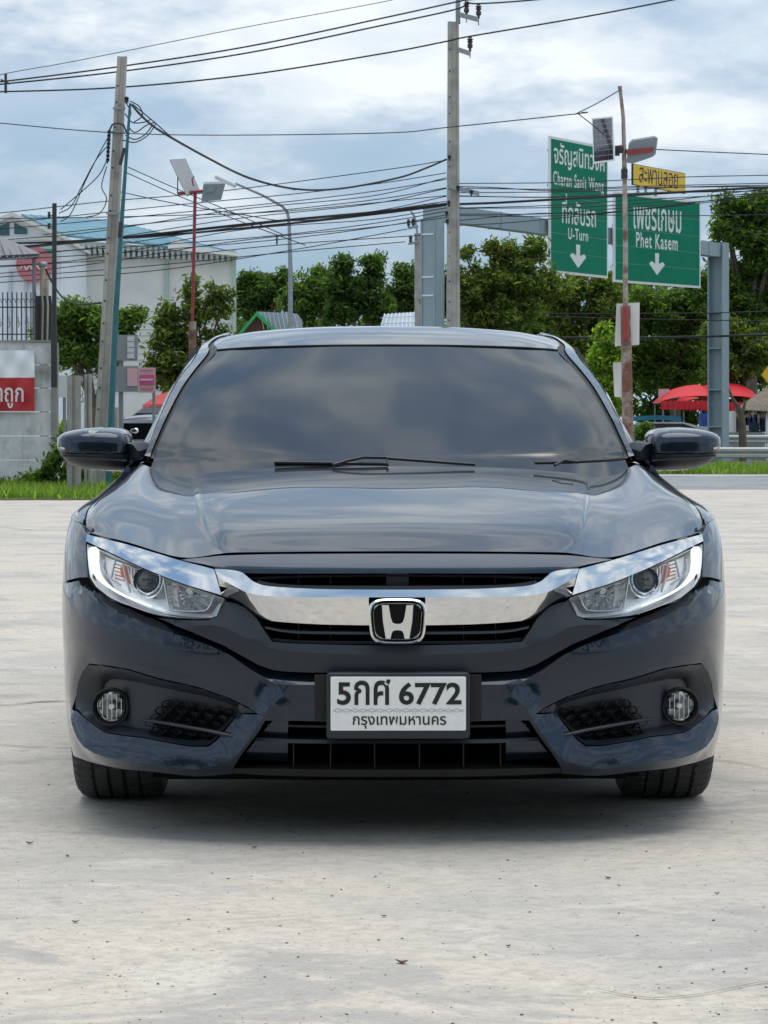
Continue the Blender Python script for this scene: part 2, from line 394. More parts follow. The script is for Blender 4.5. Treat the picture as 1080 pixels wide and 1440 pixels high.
# centre join of the skin over the number plate is covered by the plate bracket
# --- fog lamp bezels
inner = Us((118,1003),(117,990),(119,976),(124,964),(131,959),(150,959),(180,964),(223,973),(250,978),(280,984),(305,991),(330,1000),(337,1003),(331,1005),(324,1008),(318,1016),(309,1027),(299,1036),(289,1043),(267,1043),(235,1039),(200,1033),(172,1029),(150,1024),(135,1018),(124,1011),(119,1006))
def bezel():
    """rolled frame between the traced outer and inner outline, then the recessed floor"""
    A = resample(bez, .02); out = panel(bez, [inner], off=lambda u, z: .004+.045*min(1, pdist((u, z), bez_c)/max(.006, pdist((u, z), bez_c)+pdist((u, z), inner_c)))**1.4, h=.014, rim=.02, gap=.002)
    return out
inner_c = inner+[inner[0]]
floor_off = lambda u, z: .052
fogc = (157, 993.5)
hexreg = [(222,981),(250,984),(285,992),(332,1003),(318,1020),(312,1028),(291,1047),(262,1047),(232,1042),(202,1036),(208,1015)]
def dpoly(pts, off): return [DP(x, y, off) for x, y in pts]
for sgn in (1, -1):
    mk = (lambda m: m) if sgn == -1 else (lambda m: m.mirrored())
    # S() gives x > 0 (image right); the traced pixel helpers give x < 0 (image left)
    mk2 = (lambda m: m.mirrored()) if sgn == -1 else (lambda m: m)
    bz = cpart(mk2(bezel()), 'fog_lamp_bezel', dkpl, ang=40)
    fl = panel(inner, off=lambda u, z: .050, h=.03, rim=0, gap=-.004); cpart(mk2(fl), 'bezel_floor', dkpl, bz)
    # hexagonal mesh
    mb = MB(); hw, hh = 21.0, 12.6
    seen = set()
    for r in range(-1, 8):
        for c in range(-1, 9):
            cx = 204+c*hw+(hw/2 if r % 2 else 0)+r*1.3; cy = 976+r*hh*.80+(cx-204)*.13
            hx = [(cx+hw*.50*a, cy+hh*.53*b) for a, b in ((-.62,-1),(.62,-1),(1,0),(.62,1),(-.62,1),(-1,0))]
            hx = [(cx+hw*.47*a, cy+hh*.43*b) for a, b in ((-.55,-1),(.55,-1),(1,0),(.55,1),(-.55,1),(-1,0))]
            if not inside((cx, cy), hexreg): continue
            if all(inside(q, hexreg) for q in hx) or True:
                hx = [q if inside(q, hexreg) else (q[0]*.6+cx*.4, q[1]*.6+cy*.4) for q in hx]
                a = [DP(*q, .030) for q in hx]; b = [DP(q[0]*.8+cx*.2, q[1]*.8+cy*.2, .047) for q in hx]; o_ = [DP(q[0]*1.12-cx*.12, q[1]*1.12-cy*.12, .047) for q in hx]
                for i in range(6):
                    j = (i+1) % 6; mb.add([a[i], a[j], b[j], b[i]], [(0, 1, 2, 3)]); mb.add([a[i], a[j], o_[j], o_[i]], [(3, 2, 1, 0)])
    hm = cpart(mk(mb), 'honeycomb_mesh', mat('mesh_black', (.012, .013, .015), rough=.38) if sgn == 1 else bpy.data.materials['mesh_black'], bz, recalc=False, smooth=False); hm['kind'] = 'stuff'
    mb = MB(); mb.tube([DP(x, y, o) for x, y, o in ((197,1012,.04),(215,1014,.022),(250,1020,.012),(290,1027,.004),(318,1033,-.002),(326,1035,.0))], [.004,.0055,.006,.006,.006,.004], 10, flat=.8)
    cpart(mk(mb), 'trim_blade', dkpl, bz)
    # fog lamp
    c = DP(*fogc, .045); ax = (Vector((0, -1, 0))+Vector((-.12, 0, 0))).normalized(); s_ = (6.5+c.y)/F
    q = MB(); q.lathe([(27*s_, .0), (27*s_, .013), (25.5*s_, .016), (24*s_, .012), (21*s_, -.006), (20.5*s_, -.012)], c, ax, 40)
    fg = cpart(mk(q), 'fog_lamp', dkpl2); q = MB()
    q.lathe([(.001, -.022), (8*s_, -.020), (15*s_, -.008), (20.5*s_, .004), (20.5*s_, -.002)], c, ax, 40); cpart(mk(q), 'reflector', chrome, fg)
    q = MB()
    for k in range(-2, 3):
        x = k*6.6*s_; hh_ = math.sqrt(max(0, (19*s_)**2-x*x))
        q.obox(c+ax*(-.004)+Vector((x, 0, 0)), (1, 0, 0), (0, 0, 1), (0, 1, 0), .45*s_, hh_, .003)
    cpart(mk(q), 'flute', satin, fg); q = MB(); q.lathe([(4*s_, -.015), (4*s_, .003), (3.4*s_, .0045), (.001, .0045)], c, ax, 16); cpart(mk(q), 'bulb_shield', lampin, fg)
    q = MB(); q.lathe([(20.6*s_, .004), (17*s_, .0085), (10*s_, .0125), (.001, .014)], c, ax, 40); cpart(mk(q), 'lens', lensm, fg)
# --- dark under-shell just behind the skin, so that gaps read black
sh = panel(Us((CP,800),(440,800),(330,800),(313,850),(230,880),(130,840),(113,820))+[YZ(.63,.58),YZ(.56,.45),YZ(.545,.30),YZ(.59,.20)]+Us((110,1062),(213,1078),(325,1080),(372,1018),(440,1012),(CP,1012)), [[tuple(a) for a in inner]], h=.05, rim=0, off=lambda u, z: .066)
cpart(both(centre(sh)), 'gap_black_shell', voidm, weld=True)
# --- dark grille surround (between the lamps, under the chrome bar)
gs_out = Us((CP,946.5),(500,946.5),(440,946.5),(400,945),(384,943),(364,936),(344,925),(314,908),(290,898),(267,888),(230,874),(205,865),(240,869),(267,872),(293,872),(304,866),(314,843),(330,846),(343,852),(352,860),(361,869),(371,885),(383,902),(410,904),(440,905),(500,906.5),(CP,907))
gcrest = Us((CP,921),(500,920),(440,918),(400,915),(370,908),(345,897),(320,884),(300,879),(270,880))
glow = gs_out[:9]
def off_g(u, z):
    d = pdist((u, z), gcrest); zc = np.interp(u, [p[0] for p in gcrest], [p[1] for p in gcrest])
    return -.008+(.30*d if z > zc else .10*d)*1.0+.0
gs = panel(gs_out, [], [gcrest], off=lambda u, z: min(.035, off_g(u, z)), h=.022, rim=.05)
SUR = cpart(both(centre(gs)), 'grille_surround', dkpl, weld=True, ang=22)
# --- grille cavity, slats
def bar(pts, off, r, flat=1.0, n=6): mb = MB(); mb.tube([DP(x, y, off) for x, y in smoothline(pts, 4)], r, n, flat=flat); return mb
cav = MB(); ctop = [(CP,800),(440,800),(340,803),(325,803)]; cbot = [(CP,912),(440,911),(380,908),(340,890)]
cav.add([DP(x, y, .10) for x, y in ctop]+[DP(x, y, .10) for x, y in cbot], [(i, i+1, 5+i, 4+i) for i in range(3)])
cpart(both(centre(cav)), 'grille_backing', voidm, weld=True, recalc=False)
def slat(top, bot, o0, o1, name='grille_slat', m=None):
    """a flat blade: front edge two rows, running back"""
    r = rowstrip([top, bot], [o0, o1], 4, 1, rim=.05); cpart(both(centre(r)), name, m or dkpl, weld=True)
slat([(CP,808),(440,809),(380,811),(350,813)], [(CP,811),(440,812),(380,814),(352,815)], .03, .03)
slat([(CP,824),(440,823.5),(390,821),(362,816)], [(CP,829),(440,828.5),(390,826),(360,820)], .012, .012)
slat([(CP,889),(440,888),(400,886),(372,881)], [(CP,892.5),(440,891.5),(400,889),(374,884)], .012, .010)
slat([(CP,902),(440,901),(400,899),(383,897)], [(CP,906),(440,905),(400,903),(384,901)], .03, .03)
for x in (465, 420):
    for yy, hh_ in ((817, .02), (888, .03)):
        q = MB(); q.obox(DP(x, yy, .06), (1,0,0), (0,0,1), (0,1,0), .0015, hh_, .02); cpart(q, 'grille_rib', dkpl2, smooth=False); cpart(q.mirrored(), 'grille_rib', dkpl2, smooth=False)
q = MB(); q.obox(PL(CP, 817, .09), (1,0,0), (0,0,1), (0,1,0), .028, .022, .01); cpart(q, 'latch_cover', dkpl, smooth=False)
# --- chrome bar across the grille
ra = [(302,800),(325,801.5),(340,805),(349,812),(359,819),(380,824.5),(440,828),(500,829),(CP,829.3)]
rb = [(306,812),(325,822),(343,831.5),(353,834.5),(366,837),(385,838.5),(440,840),(500,840),(CP,840)]
rc = [(312,838),(330,845),(343,852),(353,860),(365,868),(385,873.5),(440,877.5),(500,879),(CP,879.5)]
cb = rowstrip([ra, rb, rc], [-.031, -.030, .016], 5, 3, rim=.03)
cpart(both(centre(cb)), 'chrome_bar', chrome, weld=True, ang=18)
# --- painted strip above the grille and hood front line
hl = [(122,748.5),(150,756.5),(180,764),(213,774),(253,785)]
gar = rowstrip([[(253,787),(290,783.5),(320,781),(380,779.5),(440,779),(500,778.7),(CP,778.6)], [(290,794),(310,797),(330,799),(380,800),(440,800),(500,800),(CP,800)], [(303,798.5),(318,801),(340,805.5),(380,806.5),(440,806.5),(500,806.3),(CP,806.2)]], [.012, .001, .0], 5, 3, rim=.05)
cpart(both(centre(gar)), 'grille_top_panel', paint, weld=True)
hs = rowstrip([[(240,783),(290,776),(320,772),(440,770),(CP,770)], [(240,790),(290,790),(320,790),(440,788),(CP,788)]], [.075, .075], 4, 1, rim=0); cpart(both(centre(hs)), 'hood_gap_black', voidm, weld=True)  # black strip behind the hood gap, standing in for its shade
# --- chrome brows
brow = rowstrip([[(122.5,751.5),(150,758.5),(180,766),(213,776),(255,788.5),(280,795),(301,800.5)], [(121,761),(150,774.5),(180,789),(213,803.5),(255,820),(285,829),(311.5,837)]], [-.004, -.010], 4, 4, rim=.02)
# --- headlamps
lens_o = [(120.8,764),(121.4,780),(122.5,795),(125,811),(134,825),(153,840),(168,847),(185,853),(215,863.5),(249,868),(275,870),(292,870),(304,865.6),(309,853),(313,840),(285,830.5),(255,821.5),(213,805),(180,790.5),(150,776)]
lensU = Us(*lens_o)
def housing(off, shrink=.0, h=.03): return panel(lensU, off=lambda u, z: off, h=h, rim=0, gap=shrink)
for sgn in (-1, 1):
    mk = (lambda m: m) if sgn == -1 else (lambda m: m.mirrored()); mk2 = (lambda m: m.mirrored()) if sgn == -1 else (lambda m: m)
    HL = cpart(mk2(housing(.075)), 'headlight', lampin)
    # inner side walls of the housing
    A = resample(lensU, .02); q = MB(); n = len(A); q.add([S(u, z, .004) for u, z in A]+[S(u, z, .076) for u, z in A], [(i, (i+1) % n, n+(i+1) % n, n+i) for i in range(n)]); cpart(mk2(q), 'housing_wall', lampin, HL, recalc=False)
    # tapered surround plate between lamp modules
    def plate(pts, off, nm, m, th=.01, hole=None):
        q = panel(Us(*pts), [Us(*h_) for h_ in hole] if hole else [], off=lambda u, z: off, h=.012, rim=th, gap=0); return cpart(mk2(q), nm, m, HL, ang=40)
    proj_hole = [(207.5+20.5*math.copysign(abs(math.cos(a))**.75, math.cos(a)), 816+20*math.copysign(abs(math.sin(a))**.75, math.sin(a))) for a in np.linspace(0, 2*math.pi, 28, endpoint=False)]
    bowl_hole = [(233,811),(260,822),(292,834),(298,840),(290,854),(284,858),(262,858),(243,856),(238,848),(235,830)]
    plate([(124,770),(150,780),(180,795),(213,810),(250,824),(305,842),(301,859),(290,864),(250,862),(216,858),(185,848),(155,834),(137,821),(128,808),(124,792)], .055, 'inner_bezel', lampin, hole=[proj_hole, bowl_hole])
    # running light
    q = MB(); dr = smoothline([(131.5,769),(132,780),(132.5,793),(137,807),(150,822),(168,834),(190,844),(213,853)], 6); n = len(dr)
    ws = np.interp(np.linspace(0, 1, n), [0, .08, .35, .5, .62, 1], [4, 8, 7, 3.6, 1.9, 1.4]); pts = []
    for i, (x, y) in enumerate(dr):
        a = np.array(dr[min(i+1, n-1)])-np.array(dr[max(i-1, 0)]); a = a/np.linalg.norm(a); nn = (-a[1], a[0])
        pts.append([DP(x+nn[0]*ws[i]*k, y+nn[1]*ws[i]*k, .03-.012*(1-k*k)) for k in (-1, -.5, 0, .5, 1)])
    m = 5; q.add([p for r in pts for p in r], [(i*m+j, i*m+j+1, (i+1)*m+j+1, (i+1)*m+j) for i in range(n-1) for j in range(m-1)]); cpart(mk(q), 'running_light', drlm, HL)
    # turn signal
    q = panel(Us((149,791),(158,785),(176,793),(174,812),(176,821),(160,814),(150,803)), off=lambda u, z: .047, h=.012, rim=.01); cpart(mk2(q), 'turn_signal', amber, HL)
    q = MB()
    for k in range(5): q.tube([DP(162, 793+5*k, .043), DP(175, 797+5*k, .043)], .0016, 6)
    cpart(mk(q), 'turn_signal_rib', amber, HL)
    q = MB()
    for pl in ([(147,787),(146,797),(150,808),(160,817),(170,823)], [(163,786),(160,797),(157,812)], [(173,793),(177,812),(183,833)], [(180,797),(184,815),(190,832)]): q.tube([DP(x, y, .038) for x, y in smoothline(pl, 4)], .0028, 8)
    cpart(mk(q), 'light_blade', satin, HL)
    # projector
    c = DP(207.5, 816.5, .045); s_ = (6.5+c.y)/F; ax = Vector((-.10, -1, 0)).normalized()
    q = MB(); q.lathe([(20*s_, .012), (19*s_, .014), (17.4*s_, .006), (17*s_, -.02)], c, ax, 40); pr = cpart(mk(q), 'projector_ring', chrome, HL)
    q = MB(); q.lathe([(17.2*s_, -.004), (15.5*s_, .006), (11*s_, .014), (6*s_, .018), (.001, .0195)], c, ax, 40); cpart(mk(q), 'projector_lens', mat('projector_glass', (.10, .115, .12), rough=.05, ior=1.7, metal=.25) if sgn == -1 else bpy.data.materials['projector_glass'], HL)
    q = MB()
    for pl in ([(185,797),(186,815),(192,832),(207,840),(222,835),(229,822),(230,808)], [(189,800),(190,815),(195,828),(207,835),(219,830),(225,820),(225,806)]): q.tube([DP(x, y, .036) for x, y in smoothline(pl, 5)], .0030, 8)
    cpart(mk(q), 'chrome_cradle', chrome, HL)
    # high beam bowl
    bowl = [(233,811),(260,822),(298,836),(300,840),(292,853),(285,858),(262,858),(243,856),(238,848),(235,830)]
    cc = (266, 836); q = MB(); rg = resample([np.array(b) for b in bowl], 4); n = len(rg); ringsp = []
    for t, of in ((1, .04), (.75, .062), (.45, .078), (.16, .085)): ringsp.append([DP(cc[0]+(x-cc[0])*t, cc[1]+(y-cc[1])*t, of+(.006*math.sin(i*1.7)*(1 if t < 1 else 0))) for i, (x, y) in enumerate(rg)])
    q.add([p for r in ringsp for p in r], [(k*n+i, k*n+(i+1) % n, (k+1)*n+(i+1) % n, (k+1)*n+i) for k in range(3) for i in range(n)]); cpart(mk(q), 'reflector_bowl', bowlm, HL, smooth=False)
    q = MB(); q.tube([DP(x, y, .034) for x, y in smoothline([(229,808),(233,830),(238,853),(246,858.5),(284,859.5),(294,853),(301,839)], 5)], .0026, 8); cpart(mk(q), 'bowl_rim', satin, HL)
    c = DP(266, 832, .05); q = MB(); q.lathe([(6*s_, -.03), (6*s_, .0), (4.6*s_, .004), (4.4*s_, -.004), (.001, -.004)], c, ax, 20); cpart(mk(q), 'bulb_cap', satin, HL)
    # clear cover
    cpart(mk2(panel(lensU, off=lambda u, z: -.004, h=.03, rim=.0, gap=.0)), 'clear_cover', lensm, HL)
    B = cpart(mk(brow if sgn == -1 else brow), 'chrome_brow', chrome, ang=30)
# black seal between brow and hood
# --- emblem
em = thing  # (alias unused)
c0 = PL(559, 873.5, -.035); sc = (6.5-.035)/F
def rrect(w_, h_, p=4.2, n=48, taper=.0):
    o = []
    for a in np.linspace(0, 2*math.pi, n, endpoint=False):
        x = math.copysign(abs(math.cos(a))**(2/p), math.cos(a)); z = math.copysign(abs(math.sin(a))**(2/p), math.sin(a)); o.append((x*w_*(1+taper*z), z*h_))
    return o
def ringm(a, b, ya, yb, c, sc):
    n = len(a); mb = MB(); L_ = [(a, ya+.02), (a, ya), ([(p[0]*.5+q[0]*.5, p[1]*.5+q[1]*.5) for p, q in zip(a, b)], min(ya, yb)-.004), (b, yb), (b, yb+.012)]
    mb.add([(c.x+x*sc, c.y+y_, c.z+z*sc) for lp, y_ in L_ for x, z in lp], [(k*n+i, k*n+(i+1) % n, (k+1)*n+(i+1) % n, (k+1)*n+i) for k in range(4) for i in range(n)]); return mb
cpart(ringm(rrect(40, 32, taper=.06), rrect(35.5, 28, taper=.06), -.012, -.008, c0, sc), 'emblem_frame', chrome)
q = MB(); rr = rrect(36.5, 29, taper=.06); q.add([(c0.x+x*sc, c0.y, c0.z+z*sc) for x, z in rr], [tuple(range(len(rr)))]); cpart(q, 'emblem_plate', mat('emblem_black', (.003, .003, .004), rough=.35, spec=.2), smooth=False)
cpart(ringm(rrect(34.5, 26.5, taper=.06), rrect(31.5, 23.5, taper=.06), -.006, -.006, c0, sc), 'emblem_inner_frame', chrome)
# the H: outlines traced in pixels from the emblem centre
Hl = [(-22,23),(-12.5,23),(-9.5,5),(-7,-1.5),(-3.5,-3.2),(0,-3.5),(3.5,-3.2),(7,-1.5),(9.5,5),(12.5,23),(22,23),(20.5,0),(16.5,-24),(9.8,-24),(8.5,-17),(6.5,-13.5),(3,-12.4),(0,-12.2),(-3,-12.4),(-6.5,-13.5),(-8.5,-17),(-9.8,-24),(-16.5,-24),(-20.5,0)]
c1 = (0, -7.8)
q = MB(); n = len(Hl); q.add([(c0.x+x*sc, c0.y-.003, c0.z+z*sc) for x, z in Hl]+[(c0.x+x*sc, c0.y-.011, c0.z+z*sc) for x, z in Hl], [tuple(range(n, 2*n))]+[(i, (i+1) % n, n+(i+1) % n, n+i) for i in range(n)]); cpart(q, 'emblem_letter', chrome, smooth=False)
# --- number plate
pc = PL(560, 992, -.035); ps = (6.5-.035)/F
NP = cpart(MB().box(pc.x-118*ps, pc.x+118*ps, -.008, .02, pc.z-23*ps, pc.z+42*ps), 'plate_bracket', dkpl2, smooth=False)
def rbox(cx, cz, w_, h_, y0, y1, r=.01, n=5, bev=.003):
    lp = []
    for sx, sz, a0 in ((1, 1, 0), (-1, 1, 90), (-1, -1, 180), (1, -1, 270)):
        for k in range(n+1):
            a = math.radians(a0+90*k/n); lp.append((cx+sx*(w_-r)+r*math.cos(a), cz+sz*(h_-r)+r*math.sin(a)))
    m = len(lp); sh_ = [(cx+(x-cx)*(1-bev/w_), cz+(z-cz)*(1-bev/h_)) for x, z in lp]
    mb = MB(); return mb.add([(x, y1, z) for x, z in lp]+[(x, y0+bev, z) for x, z in lp]+[(x, y0, z) for x, z in sh_], [(k*m+i, k*m+(i+1) % m, (k+1)*m+(i+1) % m, (k+1)*m+i) for k in range(2) for i in range(m)]+[tuple(2*m+i for i in range(m))])
cpart(rbox(pc.x, pc.z, 101*ps, 46.5*ps, -.045, -.008, .010), 'plate_frame', dkpl, ang=50)
pw, ph = 95*ps, 37.8*ps; pz = PL(560, 989.5, -.046).z
cpart(rbox(pc.x, pz, pw, ph, -.0475, -.044, .003, bev=.001), 'number_plate', mat('plate_white', (.86, .87, .86), rough=.32, var=.05, vscale=60), smooth=False)
plk = mat('plate_black_lettering', (.01, .01, .012), rough=.4)
def lettering(s, x0, y0, x1, y1, yy, nm, m, bold, root=None, y_cam=None):
    a = PL(x0, y1, yy); b = PL(x1, y0, yy); t = text_mb(s, b.x-a.x, b.z-a.z, bold=bold)
    t.v = [(a.x+x, yy, a.z+z) for x, _, z in t.v]; return cpart(t, nm, m, smooth=False, recalc=False)
lettering('5', 474, 959.5, 493.5, 991.5, -.0486, 'plate_number', plk, .026)
lettering('กศ', 498, 955.5, 549, 991.5, -.0486, 'plate_number', plk, .016)
lettering('6772', 561, 959.5, 649, 991.5, -.0486, 'plate_number', plk, .026)
lettering('กรุงเทพมหานคร', 496, 1007, 627.5, 1025, -.0486, 'plate_province', plk, .012)
q = MB()
for ph_ in (0, math.pi):
    pts = [PL(469+183*t, 999+2.2*math.sin(t*48+ph_), -.0480) for t in np.linspace(0, 1, 140)]; q.tube(pts, .0007, 3)
cpart(q, 'plate_wave_line', mat('plate_grey_print', (.42, .46, .47), rough=.5))
# --- lower intake
cpart((lambda q: q.add([DP(x, y, .17) for x, y in ((CP,1005),(440,1005),(368,1005),(310,1095),(440,1097),(CP,1097))], [(0,1,4,5),(1,2,3,4)]) and both(centre(q)))(MB()), 'intake_backing', voidm, weld=True, recalc=False)
wall = MB(); wo_ = [(CP,1016),(440,1015),(377,1012.5),(366,1028),(352,1046),(340,1062),(329,1086)]
wall.add([DP(x, y, .02) for x, y in wo_]+[DP(x, y, .17) for x, y in wo_], [(i, i+1, 8+i, 7+i) for i in range(6)]); cpart(both(centre(wall)), 'intake_wall', dkpl2, recalc=False, weld=True)
cheek = panel(Us((403,1015),(380,1015),(368,1030),(354,1048),(342,1064),(331,1084),(403,1086)), off=lambda u, z: .045, h=.03, rim=.10); 
cpart(cheek, 'intake_cheek', paint); cpart(cheek.mirrored(), 'intake_cheek', paint)
slat([(CP,1040.5),(440,1040),(395,1039),(360,1037)], [(CP,1046),(440,1045.5),(395,1044.5),(357,1042)], .012, .006, 'intake_slat')
slat([(CP,1021),(440,1020),(400,1019),(376,1018)], [(CP,1024),(440,1023),(400,1022),(375,1021)], .05, .05, 'intake_slat')
lip = rowstrip([[(CP,1075),(500,1075),(440,1075),(380,1076),(328,1077)], [(CP,1082.5),(500,1082.5),(440,1082),(380,1081),(328,1080.5)], [(CP,1092.5),(500,1092.5),(440,1092),(380,1090.5),(326,1087.5)]], [.05, .0, .006], 5, 2, rim=.10)
cpart(both(centre(lip)), 'lower_lip', dkpl2, weld=True, ang=20)
for x in (CP-32, CP-94, CP-146):
    a = DP(x, 1047, .03); b = DP(x, 1080, .03); q = MB(); q.obox((a+b)/2+Vector((0, .05, 0)), (1,0,0), (0,0,1), (0,1,0), .0014, (a-b).length/2, .05); cpart(q, 'intake_fin', dkpl2, smooth=False); cpart(q.mirrored(), 'intake_fin', dkpl2, smooth=False)
# --- hood
def DPt(px, py, o=0.): p = DP(px, py, o); return (abs(p.x), p.y, p.z)
F0, F1, F2, F3, F4 = DPt(CP, 775, .028), DPt(320, 777.3, .026), DPt(253, 783.5, .01), DPt(180, 762.5), DPt(122.8, 747.5)
F0 = (0, F0[1], F0[2]); Fm = DPt(440, 775.5, .028)
hood_rows = [
 [F0, (0,.30,.787), (0,.6,.846), (0,.9,.892), (0,1.22,.927)],
 [Fm, (.235,.31,.785), (.25,.61,.843), (.26,.9,.889), (.27,1.225,.922)],
 [DPt(350,776.5,.028), (.42,.33,.779), (.44,.62,.837), (.465,.9,.876), (.49,1.23,.908)],
 [F1, (.475,.34,.770), (.51,.63,.827), (.54,.91,.864), (.57,1.24,.899)],
 [DPt(306,779,.022), (.50,.350,.762), (.536,.64,.8185), (.565,.915,.856), (.593,1.245,.891)],
 [F2, (.575,.40,.763), (.61,.65,.812), (.64,.93,.853), (.665,1.28,.899)],
 [F3, (.70,.47,.781), (.725,.70,.828), (.735,.96,.869), (.718,1.34,.921)],
 [DPt(140, 753.0), (.79,.52,.795), (.80,.75,.836), (.785,1.0,.870), (.745,1.38,.928)],
 [F4, (.824,.55,.792), (.832,.77,.822), (.805,1.03,.856), (.757,1.40,.925)]]
hood = loft(hood_rows, 10, 6)
# fold the hood's front edge down
cols = len(cat_rom(hood_rows[0], 6)) if False else None
fr = cat_rom([r[0] for r in hood_rows], 6); hood.add([tuple(p) for p in fr]+[(p[0], p[1]+.03, p[2]-.010) for p in fr], [(i, i+1, len(fr)+i+1, len(fr)+i) for i in range(len(fr)-1)])
sd_ = cat_rom(hood_rows[-1], 10); hood.add([tuple(p) for p in sd_]+[(p[0]-.006, p[1], p[2]-.02) for p in sd_], [(i, i+1, len(sd_)+i+1, len(sd_)+i) for i in range(len(sd_)-1)])
HOOD = cpart(both(hood), 'hood', paint, weld=True, ang=28)
# --- fenders
ftop = [(.775,.42),(.79,.60),(.80,.80),(.806,1.0),(.822,1.2),(.862,1.40)]     # (z, y) where the side turns over
def fend_lo():
    o = Us((120.4,765),(121,780),(122,797),(123.5,812),(112,812.5))+[YZ(.655,.605)]
    o += [YZ(AX-AR*math.cos(a), AZ+AR*math.sin(a)) for a in np.linspace(math.radians(52), math.radians(200), 26)]
    o += [YZ(1.30,.20), YZ(1.40,.22), YZ(1.40,.45), YZ(1.40,.7)]+[YZ(y, z) for z, y in reversed(ftop)]
    return o
for sgn in (-1, 1):
    mk = (lambda m: m.mirrored()) if sgn == -1 else (lambda m: m)
    FE = cpart(mk(panel(fend_lo(), h=.035, rim=.012, gap=.001)), 'fender', paint)
    edge = [(F4[0]+.004, F4[1]+.004, F4[2]-.002), (.829,.55,.790), (.8365,.77,.820), (.8095,1.03,.854), (.7615,1.40,.923)]
    e2 = cat_rom(edge, 6); t2 = []
    for p in e2:
        z = float(np.interp(p[1], [q_[1] for q_ in ftop], [q_[0] for q_ in ftop])); u = U(121, 765)[0] if p[1] < .46 else YZ(p[1], z)[0]
        s3 = S0(u, z); s3 = Vector((max(s3.x, p[0]+.006), p[1] if p[1] > .46 else s3.y, z)); t2.append(s3)
    rows = []
    for k in range(7):
        t = k/6; r_ = []
        for p, s3 in zip(e2, t2):
            p = Vector(p); m_ = p.lerp(s3, t); bl = math.sin(math.pi*t)*.0055; r_.append(m_+Vector((bl, 0, bl*1.4)))
        rows.append(r_)
    rows = [[Vector(a)-Vector((0, 0, .015)) for a in rows[0]]]+rows
    q = MB(); m_ = len(e2); q.add([p for r in rows for p in r], [(i*m_+j, i*m_+j+1, (i+1)*m_+j+1, (i+1)*m_+j) for i in range(len(rows)-1) for j in range(m_-1)])
    cpart(mk(q), 'fender_top', paint, FE, ang=60)
for sgn in (-1, 1):
    q = panel(Us((126,796),(112,796))+[YZ(.66,.625),YZ(.66,.575)]+Us((112,828),(130,828)), off=lambda u, z: .014, h=.03, rim=0, gap=0); cpart(q.mirrored() if sgn == -1 else q, 'seam_backing', voidm)  # black backing gives the open seam its shade
# --- body sides behind the fender: doors and rear quarter
def belt(y): return float(np.interp(y, [1.4, 1.7, 2.4, 3.2, 3.9, 4.5], [.925, .935, .945, .955, .965, .95]))
RX = 3.62
def side_piece(y0, y1, nm, arch=None, bottom=.22):
    for sgn in (-1, 1):
        mk = (lambda m: m.mirrored()) if sgn == -1 else (lambda m: m)
        o = [YZ(y0, bottom)]
        if arch: o += [YZ(RX+AR*math.cos(a), AZ+AR*math.sin(a)) for a in np.linspace(math.radians(200), math.radians(-20), 26)]
        o += [YZ(y1, bottom if not arch else .25)]+[YZ(y, belt(y)) for y in np.linspace(y1, y0, 8)]
        cpart(mk(panel(o, h=.07, rim=.012, gap=.002)), nm, paint)
side_piece(1.403, 2.35, 'front_door'); side_piece(2.353, 3.2, 'rear_door'); side_piece(3.203, 4.60, 'rear_quarter', True)
# --- greenhouse
WS = [(217,645,1.50),(222,628,1.54),(240,588,1.67),(262,548,1.83),(285,517,1.98),(305,492.5,2.12)]
wsid = [PL(*p) for p in WS]; wsid = [Vector((-p.x, p.y, p.z)) for p in wsid]
topc = PL(549, 485.5, 2.0).z
rows = []
for k, s in enumerate(wsid):
    t = (s.z-.93)/(topc-.93); t = max(0, t); yc = 1.20+.80*(.92*t+.08*t*t); zc = .925+(topc-.925)*t
    if k == len(wsid)-1: yc = 2.0; zc = topc
    rows.append([(0, yc, zc), (s.x*.35, yc+(s.y-yc)*.10, zc+(s.z-zc)*.10), (s.x*.68, yc+(s.y-yc)*.40, zc+(s.z-zc)*.44), (s.x*.88, yc+(s.y-yc)*.72, zc+(s.z-zc)*.76), tuple(s)])
rows.insert(0, [tuple(np.array(r0)-(np.array(r2)-np.array(r0))*.45) for r0, r2 in zip(rows[0], rows[2])])
wsr = [[tuple(Vector(p)) for p in r] for r in rows]
cpart(both(loft(wsr, 6, 4)), 'windshield', glassw, weld=True, ang=60)
OUT = [(200,646,1.52),(207,632,1.6),(215,605,1.72),(235,555,1.98),(254,526,2.15),(272,502,2.32),(300,481,2.55),(325,469.5,2.8)]
drip = [PL(*p) for p in OUT]; drip = [Vector((-p.x, p.y, p.z)) for p in drip]
drip += [Vector((.548, 3.1, 1.345)), Vector((.53, 3.45, 1.28)), Vector((.545, 3.85, 1.12)), Vector((.60, 4.15, .98))]
# roof
ct = [(2.0, topc), (2.2, 1.352), (2.42, 1.3835), (2.75, 1.388), (3.1, 1.365), (3.4, 1.305)]
redge = [wsid[-1], Vector((.578, 2.30, 1.318)), Vector((.565, 2.5, 1.345)), Vector((.545, 2.8, 1.358)), Vector((.53, 3.1, 1.335)), Vector((.515, 3.42, 1.27))]
rr_ = []
for (y, z), e in zip(ct, redge): rr_.append([(0, y, z), (e.x*.4, y+(e.y-y)*.14, z+(e.z-z)*.10), (e.x*.75, y+(e.y-y)*.5, z+(e.z-z)*.42), (e.x*.93, y+(e.y-y)*.85, z+(e.z-z)*.78), tuple(e)])
roof = loft(rr_, 6, 5); ROOF = cpart(both(roof), 'roof', paint, weld=True, ang=60)
q = MB(); q.tube([Vector(p)+Vector((0, -.002, .001)) for p in cat_rom([rr_[0][i] for i in range(5)], 6)], .0028, 6); cpart(both(q), 'windshield_seal', seal)
